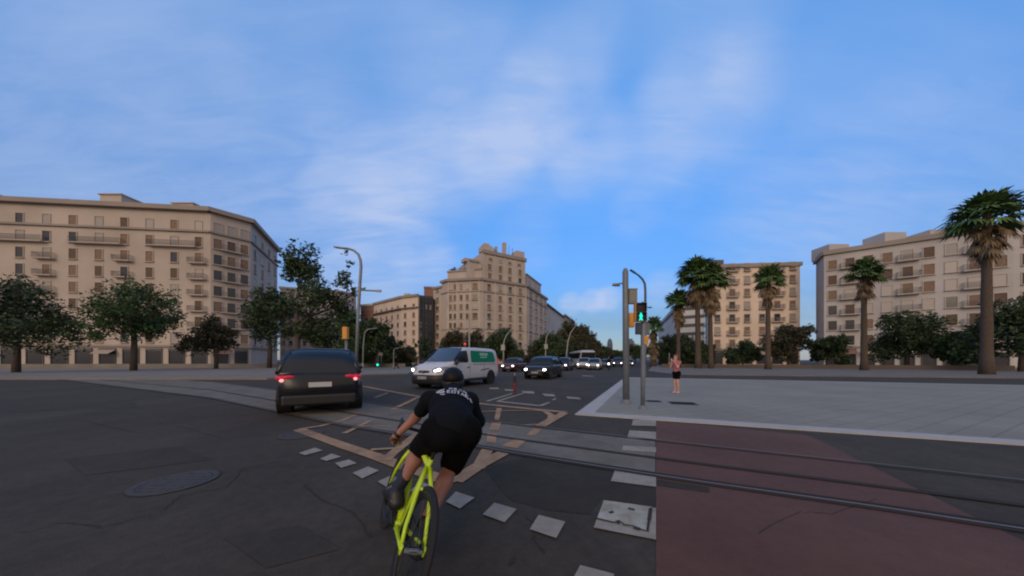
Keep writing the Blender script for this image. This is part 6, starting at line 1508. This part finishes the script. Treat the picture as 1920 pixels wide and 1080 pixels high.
# --- the woman on the pavement
def woman():
    b = G(1268, 737.5, KH); t = thing('person', 'woman in pink top and black shorts standing on the pale pavement, hands raised', 'person', (b.x, b.y, KH), absolute=True)
    s = 1.60 / 1.70; B = Vector((b.x, b.y, KH))
    q = lambda x, y, z: B + Vector((x, y, z)) * s       # x right in the picture, y away, z up
    # standing side on, facing left, a little towards us
    fw = Vector((-.85, -.5, 0)).normalized(); lf = Vector((-fw.y, fw.x, 0))
    k = lambda f_, l_, z: B + (fw * f_ + lf * l_) * s + Vector((0, 0, z * s))
    hp = (k(-.02, .075, .88), k(-.02, -.075, .88)); kn = (k(.02, .07, .49), k(.0, -.065, .49)); an = (k(-.04, .065, .09), k(-.02, -.07, .09)); toe = (k(.10, .08, .035), k(.12, -.085, .035))
    sh_ = (k(.0, .15, 1.36), k(.0, -.15, 1.36)); neck_ = k(.01, 0, 1.44); hd_ = k(.04, 0, 1.575)
    el_ = (k(.17, .16, 1.14), k(.19, -.15, 1.15)); wr_ = (k(.26, .07, 1.38), k(.27, -.05, 1.40))
    C_ = [(hp[0], hp[1], .09 * s, .09 * s, .05), (k(-.01, 0, .95), k(0, 0, 1.08), .105 * s, .10 * s, .05), (k(0, 0, 1.08), k(0, 0, 1.28), .10 * s, .115 * s, .05), (sh_[0], sh_[1], .055 * s, .055 * s, .05), (k(.04, .07, 1.24), k(.04, -.07, 1.24), .065 * s, .065 * s, .04), (neck_ - UP * .05, hd_, .046 * s, .045 * s, .02)]
    hc_, hq_ = head_caps(hd_, fw, UP, .93 * s); C_ += hc_
    for i in (0, 1):
        C_ += [(hp[i], kn[i], .078 * s, .050 * s, .03), (kn[i], slv(kn[i], an[i], .3) - fw * .012, .048 * s, .052 * s, .02), (slv(kn[i], an[i], .3) - fw * .012, an[i], .052 * s, .030 * s, .02), (an[i], an[i] - UP * .045 - fw * .03, .032 * s, .03 * s, .02), (an[i] - UP * .05, toe[i], .032 * s, .022 * s, .02)]
        C_ += [(sh_[i], el_[i], .045 * s, .034 * s, .02), (el_[i], wr_[i], .034 * s, .024 * s, .02)]
        C_ += hand_caps(wr_[i], UP * .9 + fw * .1, fw, -fw * .5 + UP * .3, lf * (-1 if i == 0 else 1), .95 * s, .5)
    sdf_obj('body', C_, M['skin2'], t, h=.011, k=.025)
    top_ = [(k(0, 0, 1.0), k(0, 0, 1.10), .118 * s, .112 * s, .05), (k(0, 0, 1.08), k(0, 0, 1.28), .112 * s, .127 * s, .05), (sh_[0], sh_[1], .066 * s, .066 * s, .05), (k(.04, .07, 1.24), k(.04, -.07, 1.24), .076 * s, .076 * s, .04)]
    top_ += [(sh_[i], slv(sh_[i], el_[i], .5), .057 * s, .052 * s, .03) for i in (0, 1)]
    sdf_obj('top', top_, mat('pink_cloth', (.42, .13, .15), .8, bump=.3, bscale=30), t, h=.012)
    sdf_obj('shorts', [(hp[0], hp[1], .108 * s, .108 * s, .05), (k(-.01, 0, .95), k(0, 0, 1.0), .112 * s, .108 * s, .05)] + [(hp[i], slv(hp[i], kn[i], .52), .098 * s, .080 * s, .04) for i in (0, 1)], M['shorts'], t, h=.012)
    sdf_obj('hair', [(hq_(0, -.035, .045), hq_(0, .005, .06), .092 * s, .082 * s), (hq_(-.05, -.03, .02), hq_(.05, -.03, .02), .05 * s, .05 * s), (hq_(0, -.11, .03), hq_(0, -.14, -.06), .036 * s, .022 * s)], mat('light_brown_hair', (.16, .075, .045), .7), t, h=.01)
    for i in (0, 1):
        a_ = an[i] - UP * .055; sdf_obj('shoe', [(a_ - fw * .03, toe[i], .038 * s, .030 * s, .02), (an[i] - UP * .03, a_, .040 * s, .038 * s, .02)], mat('pale_pink_shoe', (.55, .36, .33), .6), t, h=.01)
    e = MB()
    for x in (-.032, .032): e.ico(tuple(hq_(x, .084, .012)), .008, (1, 1, .7), 8, 6)
    e.obj('eye', M['black'], t)
woman()
def walker(label, px, py, top, w, m1, m2, fwv, seed=0, skin='skin'):
    b = G(px, py, .12); h_ = (CH + (HOR - top) / F * b.y) - .12; s = h_ / 1.72; B = Vector((b.x, b.y, .12)); t = thing('person', label, 'person', B, absolute=True)
    fw = Vector(fwv).normalized(); lf = Vector((-fw.y, fw.x, 0)); k = lambda f_, l_, z: B + (fw * f_ + lf * l_) * s + UP * z * s
    hp = (k(0, .09, .90), k(0, -.09, .90)); kn = (k(.16, .09, .50), k(-.04, -.09, .49)); an = (k(.24, .09, .08), k(-.30, -.09, .14)); toe = (k(.40, .10, .06), k(-.19, -.10, .04))
    sh_ = (k(.02, .18, 1.42), k(.02, -.18, 1.42)); hd_ = k(.05, 0, 1.62); el_ = (k(-.10, .22, 1.14), k(.12, -.22, 1.14)); wr_ = (k(-.06, .22, .90), k(.28, -.20, .96))
    C_ = [(hp[0], hp[1], .09 * s, .09 * s, .05), (k(0, 0, .98), k(.01, 0, 1.3), .12 * s, .135 * s, .05), (sh_[0], sh_[1], .065 * s, .065 * s, .05), (k(.02, 0, 1.45), hd_, .05 * s, .05 * s, .02)]
    hc_, hq_ = head_caps(hd_, fw, UP, s); C_ += hc_; arms = []; legs_ = []
    for i in (0, 1):
        legs_ += [(hp[i], kn[i], .085 * s, .058 * s, .03), (kn[i], an[i], .058 * s, .036 * s, .02)]; arms += [(sh_[i], el_[i], .05 * s, .038 * s, .02), (el_[i], wr_[i], .038 * s, .026 * s, .02)]
        C_ += [(an[i], toe[i], .036 * s, .026 * s, .02)] + hand_caps(wr_[i], -UP, fw, fw, fw, s, .4)
    sdf_obj('body', C_ + legs_ + arms, M[skin], t, h=.014)
    sdf_obj('jacket', grow([c for c in C_[1:3]] + arms, .015 * s) + [(k(0, 0, .92), k(0, 0, 1.05), .135 * s, .13 * s, .04)], m1, t, h=.016)
    sdf_obj('trousers', grow(legs_ + C_[:1], .016 * s), m2, t, h=.016)
    sdf_obj('hair', [(hq_(0, -.03, .05), hq_(0, .0, .055), .09 * s, .082 * s)], M['black'], t, h=.014)
    for i in (0, 1): sdf_obj('shoe', [(an[i] - UP * .03 * s, toe[i], .045 * s, .034 * s, .02)], M['black'], t, h=.014)
walker('pedestrian dressed in black walking along the far left pavement', 743, 692, 668, 8, M['shorts'], M['shorts'], (-1, -.1, 0))
def moto_rider(h, p):
    fw = Vector((math.cos(h), math.sin(h), 0)); lf = Vector((-fw.y, fw.x, 0)); t = thing('person', 'helmeted rider in dark clothes on the motorcycle beside the coach', 'person', p, absolute=True); k = lambda f_, l_, z: p + fw * f_ + lf * l_ + UP * z
    C_ = [(k(-.25, .1, .95), k(-.25, -.1, .95), .11, .11), (k(-.25, 0, 1.0), k(-.08, 0, 1.35), .13, .14), (k(-.05, .19, 1.42), k(-.05, -.19, 1.42), .075, .075), (k(-.05, 0, 1.45), k(0, 0, 1.62), .055, .055)]
    for s in (-1, 1): C_ += [(k(-.25, s * .12, .93), k(.2, s * .25, .72), .09, .065), (k(.2, s * .25, .72), k(-.02, s * .26, .32), .065, .045), (k(-.02, s * .26, .30), k(.14, s * .27, .26), .045, .035), (k(-.05, s * .2, 1.4), k(.12, s * .34, 1.18), .055, .045), (k(.12, s * .34, 1.18), k(.38, s * .33, 1.05), .045, .03)] + hand_caps(k(.36, s * .33, 1.06), fw, fw, -UP, -lf * s, 1, .9)
    hc_, hq_ = head_caps(k(0, 0, 1.66), fw, UP); sdf_obj('body', C_ + hc_, M['shorts'], t, h=.014)
    sdf_obj('helmet', [(hq_(0, -.01, .03), hq_(0, .02, .02), .125, .12), (hq_(0, .03, -.05), hq_(0, .04, -.06), .085, .08)], P_GREY, t, h=.014)
moto_rider(mt1[1], mt1[2])
